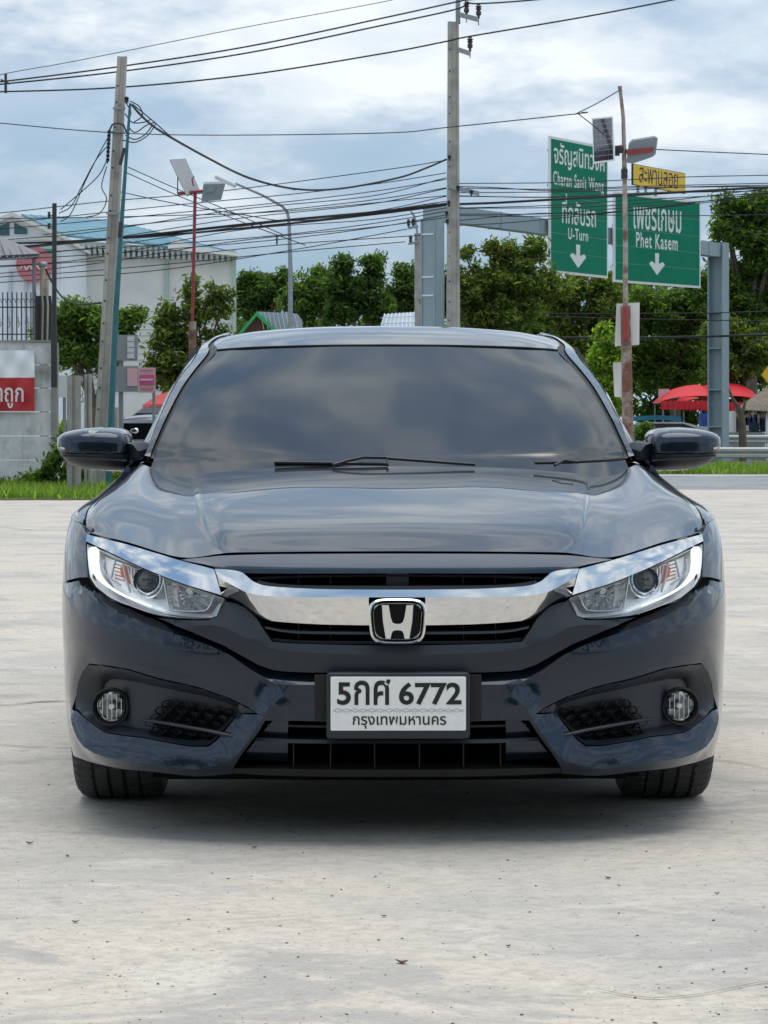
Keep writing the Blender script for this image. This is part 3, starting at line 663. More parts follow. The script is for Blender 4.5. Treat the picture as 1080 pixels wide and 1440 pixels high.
# pillars: seal, pillar, door frame
def along(curve, n=40): c = cat_rom([tuple(p) for p in curve], 10); idx = np.linspace(0, len(c)-1, n).astype(int); return [Vector(c[i]) for i in idx]
IN_ = along(wsid+[redge[1], redge[2], redge[3]], 50)
DR = along(drip[:8], 50)
def band(a, b, t0, t1, o0, o1, sub=3):
    rows = []
    for k in range(sub+1):
        t = t0+(t1-t0)*k/sub; o = o0+(o1-o0)*k/sub; rows.append([p.lerp(q, t)+Vector((o*.5, -o*.3, o*.8)) for p, q in zip(a, b)])
    mb = MB(); m_ = len(a); return mb.add([p for r in rows for p in r], [(i*m_+j, i*m_+j+1, (i+1)*m_+j+1, (i+1)*m_+j) for i in range(sub) for j in range(m_-1)])
for sgn in (-1, 1):
    mk = (lambda m: m.mirrored()) if sgn == -1 else (lambda m: m)
    cpart(mk(band(IN_, DR, 0, .26, .0, .003)), 'pillar_seal', seal)
    pb = band(IN_, DR, .24, .60, .008, .014, 4); cpart(mk(pb), 'roof_pillar', paint)
    cpart(mk(band(IN_, DR, .58, .70, -.004, -.004)), 'pillar_gap', seal)
    pb = band(IN_, DR, .68, 1.0, .012, .0, 4); cpart(mk(pb), 'door_frame', paint)
    # side glass: drip line down to the belt
    dl = along(drip, 50); bl = [Vector((Wz(min(.95, belt(p.y)))-.012, p.y if p.y > 1.5 else 1.5, belt(p.y)-.002)) for p in dl]
    rows = [[d.lerp(b, t)+Vector((.018*math.sin(math.pi*t)-.002, 0, 0)) for d, b in zip(dl, bl)] for t in (0, .25, .5, .75, 1)]
    m_ = 50; q = MB(); q.add([p for r in rows for p in r], [(i*m_+j, i*m_+j+1, (i+1)*m_+j+1, (i+1)*m_+j) for i in range(4) for j in range(m_-1)]); cpart(mk(q), 'side_window', glassw)
    q = MB(); y_ = 2.36; q.tube([Vector((.765, y_, .945)), Vector((.71, y_+.03, 1.16)), Vector((.632, y_+.06, 1.30))], .02, 6, flat=2.0); cpart(mk(q), 'door_pillar', seal)
    q = MB(); q.tube([Vector((Wz(.94)+.004, y, belt(y)+.004)) for y in np.linspace(1.5, 4.0, 14)], .007, 6); cpart(mk(q), 'belt_trim', chrome if False else seal)
# rear window, boot, rear bumper, tail lamps
RW = [[(0,3.4,1.305),(.35,3.4,1.298),(.515,3.42,1.27)], [(0,3.75,1.19),(.38,3.74,1.185),(.54,3.72,1.16)], [(0,4.12,1.065),(.42,4.1,1.062),(.585,4.1,1.03)]]
cpart(both(loft(RW, 4, 4)), 'rear_window', glassw, weld=True)
BT = [[(0,4.12,1.065),(.5,4.11,1.055),(.70,4.08,.985),(.755,4.05,.955)], [(0,4.35,1.055),(.5,4.34,1.045),(.70,4.28,.975),(.76,4.25,.95)], [(0,4.56,1.06),(.5,4.53,1.045),(.68,4.46,.97),(.74,4.42,.93)], [(0,4.60,.92),(.5,4.58,.91),(.72,4.50,.88),(.80,4.44,.87)], [(0,4.60,.72),(.5,4.58,.72),(.74,4.5,.72),(.83,4.40,.72)]]
cpart(both(loft(BT, 4, 4)), 'boot', paint, weld=True)
RB = [[(0,4.61,.72),(.5,4.59,.72),(.76,4.51,.72),(.86,4.2,.72)], [(0,4.64,.5),(.5,4.62,.5),(.78,4.53,.5),(.87,4.2,.5)], [(0,4.60,.24),(.5,4.58,.24),(.76,4.49,.24),(.86,4.2,.24)]]
cpart(both(loft(RB, 4, 4)), 'rear_bumper', paint, weld=True)
tl = mat('red_lamp', (.25, .01, .01), rough=.1, coat=1)
for sgn in (-1, 1):
    mk = (lambda m: m.mirrored()) if sgn == -1 else (lambda m: m)
    cpart(mk(loft([[(.48,4.59,.90),(.66,4.545,.90),(.79,4.44,.89)], [(.52,4.60,.80),(.68,4.55,.78),(.83,4.42,.78)]], 4, 3)), 'tail_lamp', tl)
# door frames seal to roof gap filler: cabin block keeps light out
q = MB(); q.box(-.66, .66, 1.62, 4.0, .25, .93); q.box(-.44, .44, 2.2, 3.3, .93, 1.27); q.box(-.70, .70, .50, 1.6, .36, .70); cpart(q, 'cabin_interior', voidm, smooth=False)
q = MB(); q.box(-.62, .62, .22, 4.45, .145, .24); q.box(-.58, .58, .14, .6, .15, .19); cpart(q, 'underbody', voidm, smooth=False)
q = MB(); 
q.add([(-.7,1.10,.60),(.7,1.10,.60),(.70,1.5,.86),(-.70,1.5,.86),(-.70,1.30,.85),(.70,1.30,.85)], [(0,1,2,3),(3,2,5,4)]); cpart(q, 'cowl', dkpl2, smooth=False)
# wheel wells
for yy in (AX, RX):
    for sgn in (-1, 1):
        q = MB(); q.lathe([(.05, .25), (AR-.002, .25), (AR-.002, -.006), (AR+.01, -.008)], (sgn*.832, yy, AZ), (-sgn, 0, 0), 40); q.v = [(x, y, max(z, .16)) for x, y, z in q.v]; cpart(q, 'wheel_liner', voidm)
        WH = bpy.data.objects.new('wheel', None); COL.objects.link(WH); WH.parent = CR; WH['_rot'] = 1
        cx_ = sgn*.757; R_ = .322; q = MB()
        hwd = .122; prof = [(.215,-.10),(.225,-.108),(.27,-.122),(.300,-.119),(.3135,-.108),(.3195,-.092),(.3215,-.072)]
        tread = [(-.066,0),(-.066,1),(-.058,1),(-.058,0),(-.026,0),(-.026,1),(-.015,1),(-.015,0),(.015,0),(.015,1),(.026,1),(.026,0),(.058,0),(.058,1),(.066,1),(.066,0)]
        pr_ = [(r, h_, k) for k, (r, h_) in enumerate(prof)]
        full = [(r, h_, 0, abs(h_) > .088) for r, h_ in prof]+[(R_-(.0085 if g else 0)-abs(h_)*.004, h_, g, abs(h_) > .03) for h_, g in tread]+[(r, -h_, 0, abs(h_) > .088) for r, h_ in prof[::-1]]
        NA = 300; vs = []; fs = []
        for (r, h_, g, lat) in full:
            for k in range(NA):
                a = 2*math.pi*k/NA; rr = r
                ph_ = (k+(2 if h_ > 0 else 0)) % 5
                if r > .30 and not g and lat and ph_ == 0: rr -= .010
                vs.append((cx_+h_, yy+rr*math.cos(a), R_-.002+rr*math.sin(a)))
        for i in range(len(full)-1):
            for k in range(NA): k2 = (k+1) % NA; fs.append((i*NA+k, i*NA+k2, (i+1)*NA+k2, (i+1)*NA+k))
        vs = [(x, y, max(z, .0015)) for x, y, z in vs]
        q.add(vs, fs); cpart(q, 'tyre', rubber, WH, ang=28)
        q = MB(); q.lathe([(.216, 0), (.222, .012), (.205, .016), (.195, -.03), (.19, -.16)], (cx_+sgn*.10, yy, R_), (sgn, 0, 0), 40)
        for k in range(5):
            for d_ in (-.13, .13):
                a = 2*math.pi*k/5+d_; u_ = Vector((0, math.cos(a), math.sin(a))); q.obox(Vector((cx_+sgn*.095, yy, R_))+u_*.115, u_, (sgn, 0, 0), u_.cross(Vector((1, 0, 0))), .088, .012, .013)
        q.lathe([(.001, .012), (.055, .008), (.06, -.03)], (cx_+sgn*.10, yy, R_), (sgn, 0, 0), 24); cpart(q, 'rim', satin, WH)
        q = MB(); q.lathe([(.001, 0), (.14, 0), (.14, .02), (.001, .02)], (cx_+sgn*.04, yy, R_), (sgn, 0, 0), 32); cpart(q, 'brake_disc', lampin, WH)
# suspension arm seen under the bumper
q = MB(); q.tube([(-.60, .9, .22), (.60, .9, .22)], .035, 8); cpart(q, 'front_axle', voidm)
# --- air deflectors ahead of the tyres
for sgn in (-1, 1):
    q = MB(); q.box(min(sgn*.52, sgn*.80), max(sgn*.52, sgn*.80), .50, .52, .135, .24); cpart(q, 'air_deflector', dkpl2, smooth=False)
# --- door mirrors
def mirror_sec(fr, zc_lo, zc_hi, y0, y1, n=24, lo=-1, hi=1):
    pass
msec = [  # px, top py, bottom py, front y, back y
 (82.5, 618, 624, 1.66, 1.70), (84, 613, 634, 1.60, 1.74), (88, 609.5, 643, 1.565, 1.76), (94, 606.5, 650, 1.545, 1.765), (104, 604, 657, 1.525, 1.77), (120, 601.5, 662, 1.51, 1.77), (138, 600.3, 663.5, 1.50, 1.765), (156, 600.8, 664, 1.50, 1.76), (168, 602.5, 664, 1.505, 1.755), (176, 606, 663.5, 1.515, 1.75), (181, 611, 662.5, 1.53, 1.745), (183.5, 619, 660, 1.56, 1.73)]
mz = []
for px, t, b, yf, yb in msec:
    x = abs(PL(px, t, (yf+yb)/2).x); zt = PL(px, t, yb-.06).z; zb = PL(px, b, yf+.05).z; mz.append((x, zt, zb, yf, yb))
def shell(z_split_px, upper, grow=0., inset=0.):
    n = 22; rows = []
    for x, zt, zb, yf, yb in mz:
        zs = PL(120, z_split_px, 1.6).z; lp = []
        zm = (zt+zb)/2; hz_ = (zt-zb)/2+grow; ym = (yf+yb)/2; hy = (yb-yf)/2+grow
        # split fraction
        zs = zm+(zs-zm)*min(1, hz_/.055)
        for k in range(n):
            a = math.pi*(k/(n-1))   # front half sweep from top to bottom
            cz = math.cos(a); sy = math.sin(a)
            z = zm+hz_*math.copysign(abs(cz)**.48, cz); y = yb-2*hy*abs(sy)**.5
            if upper: z = max(z, zs)
            else: z = min(z, zs)
            lp.append((x, y+(inset if not upper else 0)*sy, z))
        rows.append(lp)
    mb = MB(); m_ = n; mb.add([p for r in rows for p in r], [(i*m_+j, i*m_+j+1, (i+1)*m_+j+1, (i+1)*m_+j) for i in range(len(rows)-1) for j in range(m_-1)])
    return mb
for sgn in (-1, 1):
    mk = (lambda m: m.mirrored()) if sgn == -1 else (lambda m: m)
    up = shell(636.5, True)
    MR = cpart(mk(up), 'door_mirror', paint, ang=50)
    cpart(mk(shell(638.0, False, -.003, .006)), 'mirror_base', dkpl, MR, ang=50)
    q = MB(); q.add([(x, yb-.004, zt) for x, zt, zb, yf, yb in mz]+[(x, yb-.004, zb) for x, zt, zb, yf, yb in mz], [(i, i+1, len(mz)+i+1, len(mz)+i) for i in range(len(mz)-1)]); cpart(mk(q), 'mirror_glass', chrome, MR, recalc=False)
    # indicator line and crease
    for (ya, yb_, r_, mt, nm) in ((641.5, 643.5, .0022, dkpl, 'crease_trim'),):
        q = MB(); pts = []
        for px in (88, 100, 120, 140, 160, 178):
            fy = float(np.interp(px, [m[0] for m in msec], [m[3] for m in msec])); p = PL(px, ya+(px-88)*.075, fy); pts.append(Vector((abs(p.x), fy-.001, p.z)))
        q.tube(pts, r_, 6); cpart(mk(q), nm, mt, MR)
    q = MB(); pts = [Vector((abs(PL(px, py, 1.60).x), yy_, PL(px, py, yy_).z)) for px, py, yy_ in ((83.5,629,1.60),(88,630,1.558),(95,631,1.536))]; q.tube(pts, [.002,.004,.003], 8); cpart(mk(q), 'side_indicator', satin, MR)
    # stalk to the door
    A = [Vector((.80, 1.56, PL(180, 640, 1.6).z)), Vector((.765, 1.60, PL(200, 634, 1.6).z)), Vector((.73, 1.66, PL(205, 640, 1.6).z))]
    q = MB(); q.tube(A, [.050, .040, .036], 10, flat=.8); cpart(mk(q), 'mirror_stalk', dkpl, MR)
# bird dropping on the left mirror
q = MB(); pm = PL(130, 608.5, 1.512)
q.add([(pm.x+a*.0022, pm.y-.004+abs(c)*.0008, pm.z+c*.0022) for a, c in ((-7,1),(-2,4),(3,3),(9,3.5),(4,0),(0,-1),(-2,-5),(-5,-3),(-4,0))], [tuple(range(9))]); cpart(q, 'bird_dropping', mat('chalk_white', (.8,.8,.8), rough=.8), recalc=False, smooth=False)
# --- wipers
for pts, nm in (([(386,651.5,1.28),(440,652,1.25),(500,653,1.225),(545,654,1.215)], 'wiper_blade'), ([(752,652,1.26),(800,651,1.29),(850,648.5,1.36),(878,646,1.42)], 'wiper_blade')):
    q = MB(); q.tube([PL(x, y-1, d-.02) for x, y, d in pts], .0048, 6); wb = cpart(q, nm, seal)
for pts in ([(468,654.5,1.20),(490,648,1.22),(512,643.5,1.24),(545,644.5,1.225),(545,655,1.2)], [(545,645,1.22),(600,649,1.21),(668,654,1.21)], [(780,655,1.2),(793,648,1.23),(812,650.5,1.24)]):
    q = MB(); q.tube([PL(x, y-.5, d-.03) for x, y, d in pts], .0045, 6); cpart(q, 'wiper_arm', seal)
# hood washer nozzles / scoop seams near the cowl
ORD = 'topmost second third fourth fifth sixth seventh eighth ninth tenth eleventh twelfth thirteenth fourteenth fifteenth sixteenth seventeenth eighteenth nineteenth twentieth'.split()
# ================================================================ GROUND
def ground_mat():
    m = mat('concrete_ground', (.5, .47, .42), rough=.88); nt = m.node_tree; b = nt.nodes['Principled BSDF']; LK = nt.links.new
    tcn = nt.nodes.new('ShaderNodeTexCoord')
    def noi(scale, det=8, ro=.6, st=(1, 1, 1), dist=0., off=0.):
        mpn = nt.nodes.new('ShaderNodeMapping'); mpn.inputs['Scale'].default_value = st; mpn.inputs['Location'].default_value = (off, off*.7, 0); LK(tcn.outputs['Object'], mpn.inputs[0])
        n = nt.nodes.new('ShaderNodeTexNoise'); n.inputs['Scale'].default_value = scale; n.inputs['Detail'].default_value = det; n.inputs['Roughness'].default_value = ro; n.inputs['Distortion'].default_value = dist; LK(mpn.outputs[0], n.inputs['Vector']); return n.outputs['Fac']
    def rmp(f, a, b_, c=0., d=1.):
        r = nt.nodes.new('ShaderNodeMapRange'); r.interpolation_type = 'SMOOTHSTEP'
        for k, v in zip(('From Min', 'From Max', 'To Min', 'To Max'), (a, b_, c, d)): r.inputs[k].default_value = v
        LK(f, r.inputs['Value']); return r.outputs[0]
    def mix(f, a, c, mode='MIX'):
        x = nt.nodes.new('ShaderNodeMix'); x.data_type = 'RGBA'; x.blend_type = mode; LK(f, x.inputs['Factor'])
        for k, v in (('A', a), ('B', c)):
            if isinstance(v, tuple): x.inputs[k].default_value = (*v, 1)
            else: LK(v, x.inputs[k])
        return x.outputs['Result']
    col = mix(rmp(noi(1.1, 10, .62), .38, .62), (.62, .56, .475), (.50, .47, .425))
    col = mix(rmp(noi(.45, 9, .66, (1, 1, 1), .8, 11), .46, .60, 0, .8), col, (.66, .585, .48))
    col = mix(rmp(noi(1.3, 10, .68, (.8, 1.3, 1), .9, 5), .53, .62, 0, .8), col, (.41, .39, .365))
    col = mix(rmp(noi(2.6, 10, .72, (.8, 1.2, 1), 1.2, 23), .55, .66, 0, .6), col, (.70, .66, .585))
    col = mix(rmp(noi(5, 9, .75, (1, 1.3, 1), .9, 41), .54, .66, 0, .5), col, (.34, .315, .28))
    col = mix(rmp(noi(22, 8, .75, (1, 1.2, 1), .3, 3), .40, .68, 0, .55), col, (.36, .335, .295))
    col = mix(rmp(noi(90, 3, .6), .58, .70, 0, .5), col, (.25, .235, .21))
    col = mix(rmp(noi(60, 3, .5, off=9), .66, .71, 0, .8), col, (.13, .12, .105))
    col = mix(rmp(noi(170, 2, .6, off=4), .66, .72, 0, .8), col, (.09, .085, .08))
    LK(col, b.inputs['Base Color'])
    bn = nt.nodes.new('ShaderNodeBump'); bn.inputs['Strength'].default_value = .55; bn.inputs['Distance'].default_value = .006
    LK(noi(14, 9, .72, (.5, 1.5, 1)), bn.inputs['Height']); LK(bn.outputs[0], b.inputs['Normal'])
    return m
def struct(mb, name, m, **k): o = mb.build(name, m, **k); o['kind'] = 'structure'; return o
def sheet(x0, x1, y0, y1, z): return MB().add([(x0,y0,z),(x1,y0,z),(x1,y1,z),(x0,y1,z)], [(0,1,2,3)])
struct(sheet(-400, 400, -200, 1800, 0), 'ground', ground_mat(), recalc=False, smooth=False)
def edge_strip(x0, x1, ya, yb, z, jit=.25, n=120):
    xs = np.linspace(x0, x1, n); lo = [(x, ya+jit*(noise.noise((x*.9, ya, 0))+.5*noise.noise((x*4, ya, 1))), z) for x in xs]; hi = [(x, yb+jit*noise.noise((x*.9, yb, 3)), z) for x in xs]
    return MB().add(lo+hi, [(i, i+1, n+i+1, n+i) for i in range(n-1)])
asph = mat('asphalt_road', (.25, .265, .28), rough=.9, var=.3, vscale=1.2, col2=(.38,.38,.37), c2scale=6, c2pos=(.5,.62), bump=.5, bscale=40, stretch=(.5, 1.5, 1))
struct(edge_strip(1.5, 120, 45.8, 58.5, .004, .5), 'road', asph, recalc=False, smooth=False)
struct(edge_strip(1.5, 120, 58.6, 61.3, .006, .15), 'roadside_strip', mat('pale_shoulder', (.42,.40,.37), rough=.9, var=.2, vscale=3), recalc=False, smooth=False)
soil = mat('verge_soil', (.13, .105, .07), rough=.95, var=.4, vscale=5, col2=(.07,.10,.03), c2scale=2, c2pos=(.4,.55))
struct(edge_strip(-40, -1.5, 38.8, 60, .01, .5), 'verge_soil', soil, recalc=False, smooth=False)
struct(edge_strip(1.5, 120, 61.2, 140, .012, .3), 'verge_soil', soil, recalc=False, smooth=False)
# yard paving behind the left wall
struct(sheet(-60, -1.5, 56, 140, .016), 'yard', mat('yard_concrete', (.36,.35,.33), rough=.9, var=.15), recalc=False, smooth=False)
# cracks and joints in the slab
ck = mat('crack_dirt', (.12, .11, .10), rough=1)
def crack(pts, wd):
    q = MB(); pts = cat_rom([P(x, y, CH*F/(y-HZ)) for x, y in pts], 14); n = len(pts); vs = []
    for i, p in enumerate(pts):
        j = .012*p[1]*noise.noise((p[0]*3, p[1], 5))+.012*noise.noise((p[0]*14, p[1], 9)); ww = wd*(.35+abs(noise.noise((p[0]*5, p[1], 2)))*1.6)
        vs += [(p[0], p[1]+j-ww, .004), (p[0], p[1]+j+ww, .004)]
    return q.add(vs, [(2*i, 2*i+2, 2*i+3, 2*i+1) for i in range(n-1)])
for pts, wd in (([(-60,1042),(20,1048),(110,1052),(160,1054)], .004), ([(-80,735),(0,742),(60,746),(130,745)], .02), ([(-40,993),(30,990),(60,988),(94,987)], .012), ([(980,1138),(1010,1145),(1060,1156),(1120,1168)], .003), ([(990,1068),(1040,1073),(1090,1085)], .003), ([(1010,905),(1050,903),(1100,906)], .004), ([(800,1382),(840,1392),(930,1400),(1100,1380)], .002)):
    struct(crack(pts, wd), 'slab_crack', ck, recalc=False, smooth=False)
# grit, pebbles and leaf litter
q = MB()
def stone(q, x, y, r):
    v = []; 
    for k in range(6): a = k*math.pi/3+random.random()*.6; v.append((x+r*math.cos(a)*random.uniform(.6, 1.2), y+r*math.sin(a)*random.uniform(.6, 1.2), .0005))
    v += [(x+(a[0]-x)*.55, y+(a[1]-y)*.55, r*random.uniform(.35, .75)) for a in v[:6]]
    q.add(v, [(i, (i+1) % 6, 6+(i+1) % 6, 6+i) for i in range(6)]+[(6,7,8,9,10,11)])
for i in range(1500):
    Y = 4.55*(9.5)**(random.random()**1.15); x = random.uniform(-.17, .17)*Y*1.0; stone(q, x, Y, random.choice((.0008, .001, .0012, .0015, .002, .003))*(1+Y*.05))
o = q.build('pebbles', mat('grit', (.16, .14, .12), rough=.9, island=.6), smooth=False); o['kind'] = 'stuff'
leafbrown = mat('dry_leaf', (.12, .07, .04), rough=.8, island=.4)
LF = 'dry leaf at the far left;dry leaf low near the left edge;dry leaf centre left in front of the car;dry leaf just in front of the plate shadow;dry leaf near the left, right of another;dry leaf close to the middle of the car shadow;largest dry leaf in the foreground;dry leaf in the shadow right of centre;dry leaf right of centre beside a curved stain;dry leaf near the right edge;dry leaf low right of centre;dry leaf above the largest one'.split(';')
for li, (px, py, r) in enumerate(((42,1187,.011),(106,1298,.008),(358,1193,.008),(510,1158,.007),(95,1205,.007),(637,1232-80,.008),(565,1355,.014),(657,1117,.009),(855,1236,.009),(1008,1258,.006),(715,1332,.006),(540,1290,.006))):
    Y = CH*F/(py-HZ); p = P(px, py, Y); q = MB(); a = random.random()*3; n = 7; lf = [(math.cos(a)*r*(t*2-1)-math.sin(a)*s*r*.55*math.sin(math.pi*t), math.sin(a)*r*(t*2-1)+math.cos(a)*s*r*.55*math.sin(math.pi*t)) for s in (1, -1) for t in (np.linspace(0, 1, n) if s == 1 else np.linspace(1, 0, n)[1:-1])]
    q.prism([(p.x+x, Y+y, .002+abs(x)*.35) for x, y in lf], (0, 0, .0015)); o = q.build('dry_leaf', leafbrown, smooth=False, recalc=False); tag(o, 'small dark '+LF[li]+' on the concrete', 'leaf', 'dry leaves on the concrete')
# ================================================================ VEGETATION
def leafmat(name, c, var=.5, tr=.6):
    m = mat(name, c, rough=.5, island=var, spec=.35); nt = m.node_tree; b = nt.nodes['Principled BSDF']; t = nt.nodes.new('ShaderNodeBsdfTranslucent'); x = nt.nodes.new('ShaderNodeMixShader'); x.inputs[0].default_value = tr
    src = b.inputs['Base Color'].links[0].from_socket; g = nt.nodes.new('ShaderNodeMix'); g.data_type = 'RGBA'; g.blend_type = 'MULTIPLY'; g.inputs['Factor'].default_value = 1; g.inputs['B'].default_value = (2.4, 2.6, 1.1, 1)
    nt.links.new(src, g.inputs['A']); nt.links.new(g.outputs['Result'], t.inputs[0]); o = nt.nodes['Material Output']; nt.links.new(b.outputs[0], x.inputs[1]); nt.links.new(t.outputs[0], x.inputs[2]); nt.links.new(x.outputs[0], o.inputs[0]); return m
LV = [leafmat('leaf_olive', (.105,.140,.042)), leafmat('leaf_green', (.080,.130,.034)), leafmat('leaf_dark', (.055,.095,.030)), leafmat('leaf_bright', (.15,.22,.04)), leafmat('leaf_mid', (.085,.115,.035))]
bark = mat('bark', (.13,.105,.08), rough=.9, var=.3, vscale=6, bump=.5)
def leaves(blobs, Y, n, size, flat=.85, droop=0., squash=.8):
    """leaf quads in clumps through the volume of the crown blobs (px, py, r)"""
    C = []; Rr = []
    for px, py, r, *d in blobs:
        yy = Y+(d[0] if d else 0); p = P(px, py, yy); C.append(p[:]); Rr.append(r*yy/F)
    C = np.array(C); Rr = np.array(Rr); wgt = Rr**2; wgt = wgt/wgt.sum(); nc = max(8, n//9)
    ns = 14; sc_ = []; sr_ = []
    for c_, r_ in zip(C, Rr):
        dd = RNG.normal(size=(ns, 3)); dd /= np.linalg.norm(dd, axis=1)[:, None]; sc_.append(c_+dd*r_*(.45+.62*RNG.random(ns))[:, None]*np.array([1, 1, squash])); sr_.append(r_*(.22+.26*RNG.random(ns)))
    C = np.concatenate(sc_); Rr = np.concatenate(sr_); wgt = Rr**1.6; wgt = wgt/wgt.sum()
    idx = RNG.choice(len(C), nc, p=wgt); d = RNG.normal(size=(nc, 3)); d /= np.linalg.norm(d, axis=1)[:, None]
    rad = RNG.random(nc)**.42; jit = 1+.22*RNG.normal(size=nc)
    cl = C[idx]+d*(Rr[idx]*rad*jit)[:, None]*np.array([1, 1, squash])
    k = 9; cen = np.repeat(cl, k, 0)+RNG.normal(size=(nc*k, 3))*size*1.15*np.array([1, 1, .8]); m = nc*k
    nrm = RNG.normal(size=(m, 3))+np.array([0, 0, .9]); nrm /= np.linalg.norm(nrm, axis=1)[:, None]
    t = RNG.normal(size=(m, 3)); t[:, 2] -= droop; t -= nrm*(t*nrm).sum(1)[:, None]; t /= np.linalg.norm(t, axis=1)[:, None]; b = np.cross(nrm, t)
    s = size*(.6+.8*RNG.random(m))[:, None]
    v = np.stack([cen-t*s, cen+b*s*.42*flat+nrm*s*.12, cen+t*s, cen-b*s*.42*flat+nrm*s*.12], 1).reshape(-1, 3)
    return v, m
def mesh_np(name, v, m, material, origin):
    me = bpy.data.meshes.new(name); v = v-np.array(origin); me.vertices.add(len(v)); me.vertices.foreach_set('co', v.ravel()); me.loops.add(m*4); me.loops.foreach_set('vertex_index', np.arange(m*4, dtype=np.int32)); me.polygons.add(m)
    me.polygons.foreach_set('loop_start', np.arange(0, m*4, 4, dtype=np.int32)); me.polygons.foreach_set('loop_total', np.full(m, 4, dtype=np.int32)); me.materials.append(material); me.update(calc_edges=True); me.validate()
    o = bpy.data.objects.new(name, me); COL.objects.link(o); return o
def tree(name, label, blobs, Y, n, size, lm, trunk=None, group=None, cat='tree', tr=.14, squash=.85, droop=0.):
    bx = np.mean([b[0] for b in blobs]) if trunk is None else trunk; base = P(bx, HZ+CH*F/Y, Y); base.z = 0
    t = thing(name, label, cat, base, group)
    v, m = leaves(blobs, Y, int(n*2.2), size*.66, squash=squash, droop=droop); o = mesh_np('crown', v, m, lm, base); o.parent = t
    q = MB(); cz = np.mean([P(b[0], b[1], Y).z for b in blobs]); top = Vector((P(np.mean([b[0] for b in blobs]), 0, Y).x, Y, cz)); fork = Vector((base.x*.75+top.x*.25+.1, Y, base.z+(cz-base.z)*.48))
    q.tube([base-Vector((0, 0, .1)), base.lerp(fork, .5)+Vector((.06, 0, 0)), fork], [tr*1.15, tr, tr*.85], 9)
    for i, b in enumerate(blobs[:12]):
        c = P(b[0], b[1], Y+(b[3] if len(b) > 3 else 0)); mid = fork.lerp(c, .5)+Vector((random.uniform(-.2, .2), random.uniform(-.2, .2), .15)); q.tube([fork-Vector((0, 0, .08)), mid, c, c+(c-mid)*.15], [tr*.55, tr*.33, tr*.16, tr*.05], 6)
    q.build('trunk', bark, t); return t
def scatter(x0, x1, y0, y1, r, k, deep=0, seed=1):
    R_ = random.Random(seed); return [(R_.uniform(x0, x1), R_.uniform(y0, y1), r*R_.uniform(.7, 1.25), R_.uniform(-deep, deep)) for _ in range(k)]
tree('leafy_tree', 'dark green tree with bent trunk behind the leaning concrete pole on the left', [(108,435,26),(130,450,30),(95,470,24),(118,485,30),(160,470,26),(188,442,15),(178,462,14),(142,505,22),(100,510,20),(70,470,22)], 62, 4300, .13, LV[1], trunk=128, tr=.12)
tree('scraggly_tree', 'loose green tree with thin upright shoots behind the red solar lamp post', [(258,470,28),(280,440,22),(240,500,30),(268,520,34),(225,520,22),(305,480,20),(268,395,8),(268,412,11),(297,405,5),(300,425,8),(315,415,9),(314,438,9),(242,440,14),(300,510,26),(245,540,26),(230,455,10)], 58, 4300, .12, LV[4], trunk=255, tr=.08)
tree('round_tree', 'dark rounded tree right of the long pale warehouse, half behind the grey street lamp', [(345,405,16),(362,400,20),(385,400,22),(372,430,26),(345,435,18),(398,395,12)], 118, 4200, .20, LV[2], tr=.18)
tree('round_tree', 'mid green domed tree just right of the grey street lamp pole', [(425,400,20),(450,390,16),(440,420,26),(418,430,22),(465,420,22),(440,450,26)], 112, 4600, .19, LV[1], tr=.18)
tree('round_tree', 'tall dark two-pronged tree above the middle of the car roof', [(482,375,15),(480,405,24),(525,368,14),(520,395,20),(500,430,28),(530,425,18),(478,440,22),(535,445,18)], 106, 5600, .18, LV[2], tr=.2)
tree('round_tree', 'dark pointed tree between the small far pole and the two-pronged tree', [(572,385,16),(562,410,22),(585,410,24),(555,435,24),(590,440,24)], 120, 3800, .20, LV[2], tr=.2)
tree('broad_tree', 'wide olive green tree with ragged top right of the middle concrete pole', [(660,400,30),(700,385,28),(740,365,22),(755,345,12),(715,348,12),(688,350,9),(655,360,10),(730,420,40),(680,430,38),(640,430,26),(765,400,30),(620,400,13),(612,430,16),(700,455,40),(610,375,8)], 72, 9500, .135, LV[0], trunk=705, tr=.15)
tree('slender_tree', 'grey green wispy tree under the left green road sign', [(790,415,26),(825,405,22),(855,410,22),(800,445,30),(840,440,28),(815,475,26),(775,440,24),(860,445,22)], 92, 6500, .16, LV[0], tr=.13)
tree('bright_bush', 'bright yellow green bush just left of the rusty lamp post', [(852,480,12),(845,500,14),(860,515,16),(840,530,14),(858,545,16),(850,465,7),(870,500,12),(866,570,16)], 60, 2600, .11, LV[3], cat='bush', tr=.05)
tree('tall_tree', 'tall dense tree filling the sky at the right edge beside the gantry column', [(1040,300,30),(1070,290,28),(1025,330,28),(1060,345,34),(1080,380,36),(1030,385,30),(1050,430,40),(1085,440,40),(1020,300,14),(1015,440,24),(1090,320,34)], 112, 12000, .21, LV[1], trunk=1052, tr=.3)
tree('dense_tree', 'dense mid green tree left of the gantry column behind the white papers', [(905,430,30),(940,440,32),(970,420,28),(985,450,28),(915,470,36),(955,490,36),(900,510,30),(935,535,30),(975,520,28),(990,400,18)], 100, 10500, .17, LV[1], trunk=945, tr=.22)
tree('dense_tree', 'pale green feathery tree right of the gantry column above the red tents', [(1010,480,26),(1035,470,24),(1060,490,28),(1020,515,26),(1045,520,22),(1080,480,26),(1005,540,18)], 97, 5200, .16, LV[4], trunk=1030, tr=.15)
tree('round_bush', 'small clipped green bush beside the right mirror below the rusty post', [(902,612,9),(907,604,9),(900,622,9)], 64, 700, .08, LV[1], cat='bush', tr=.03)
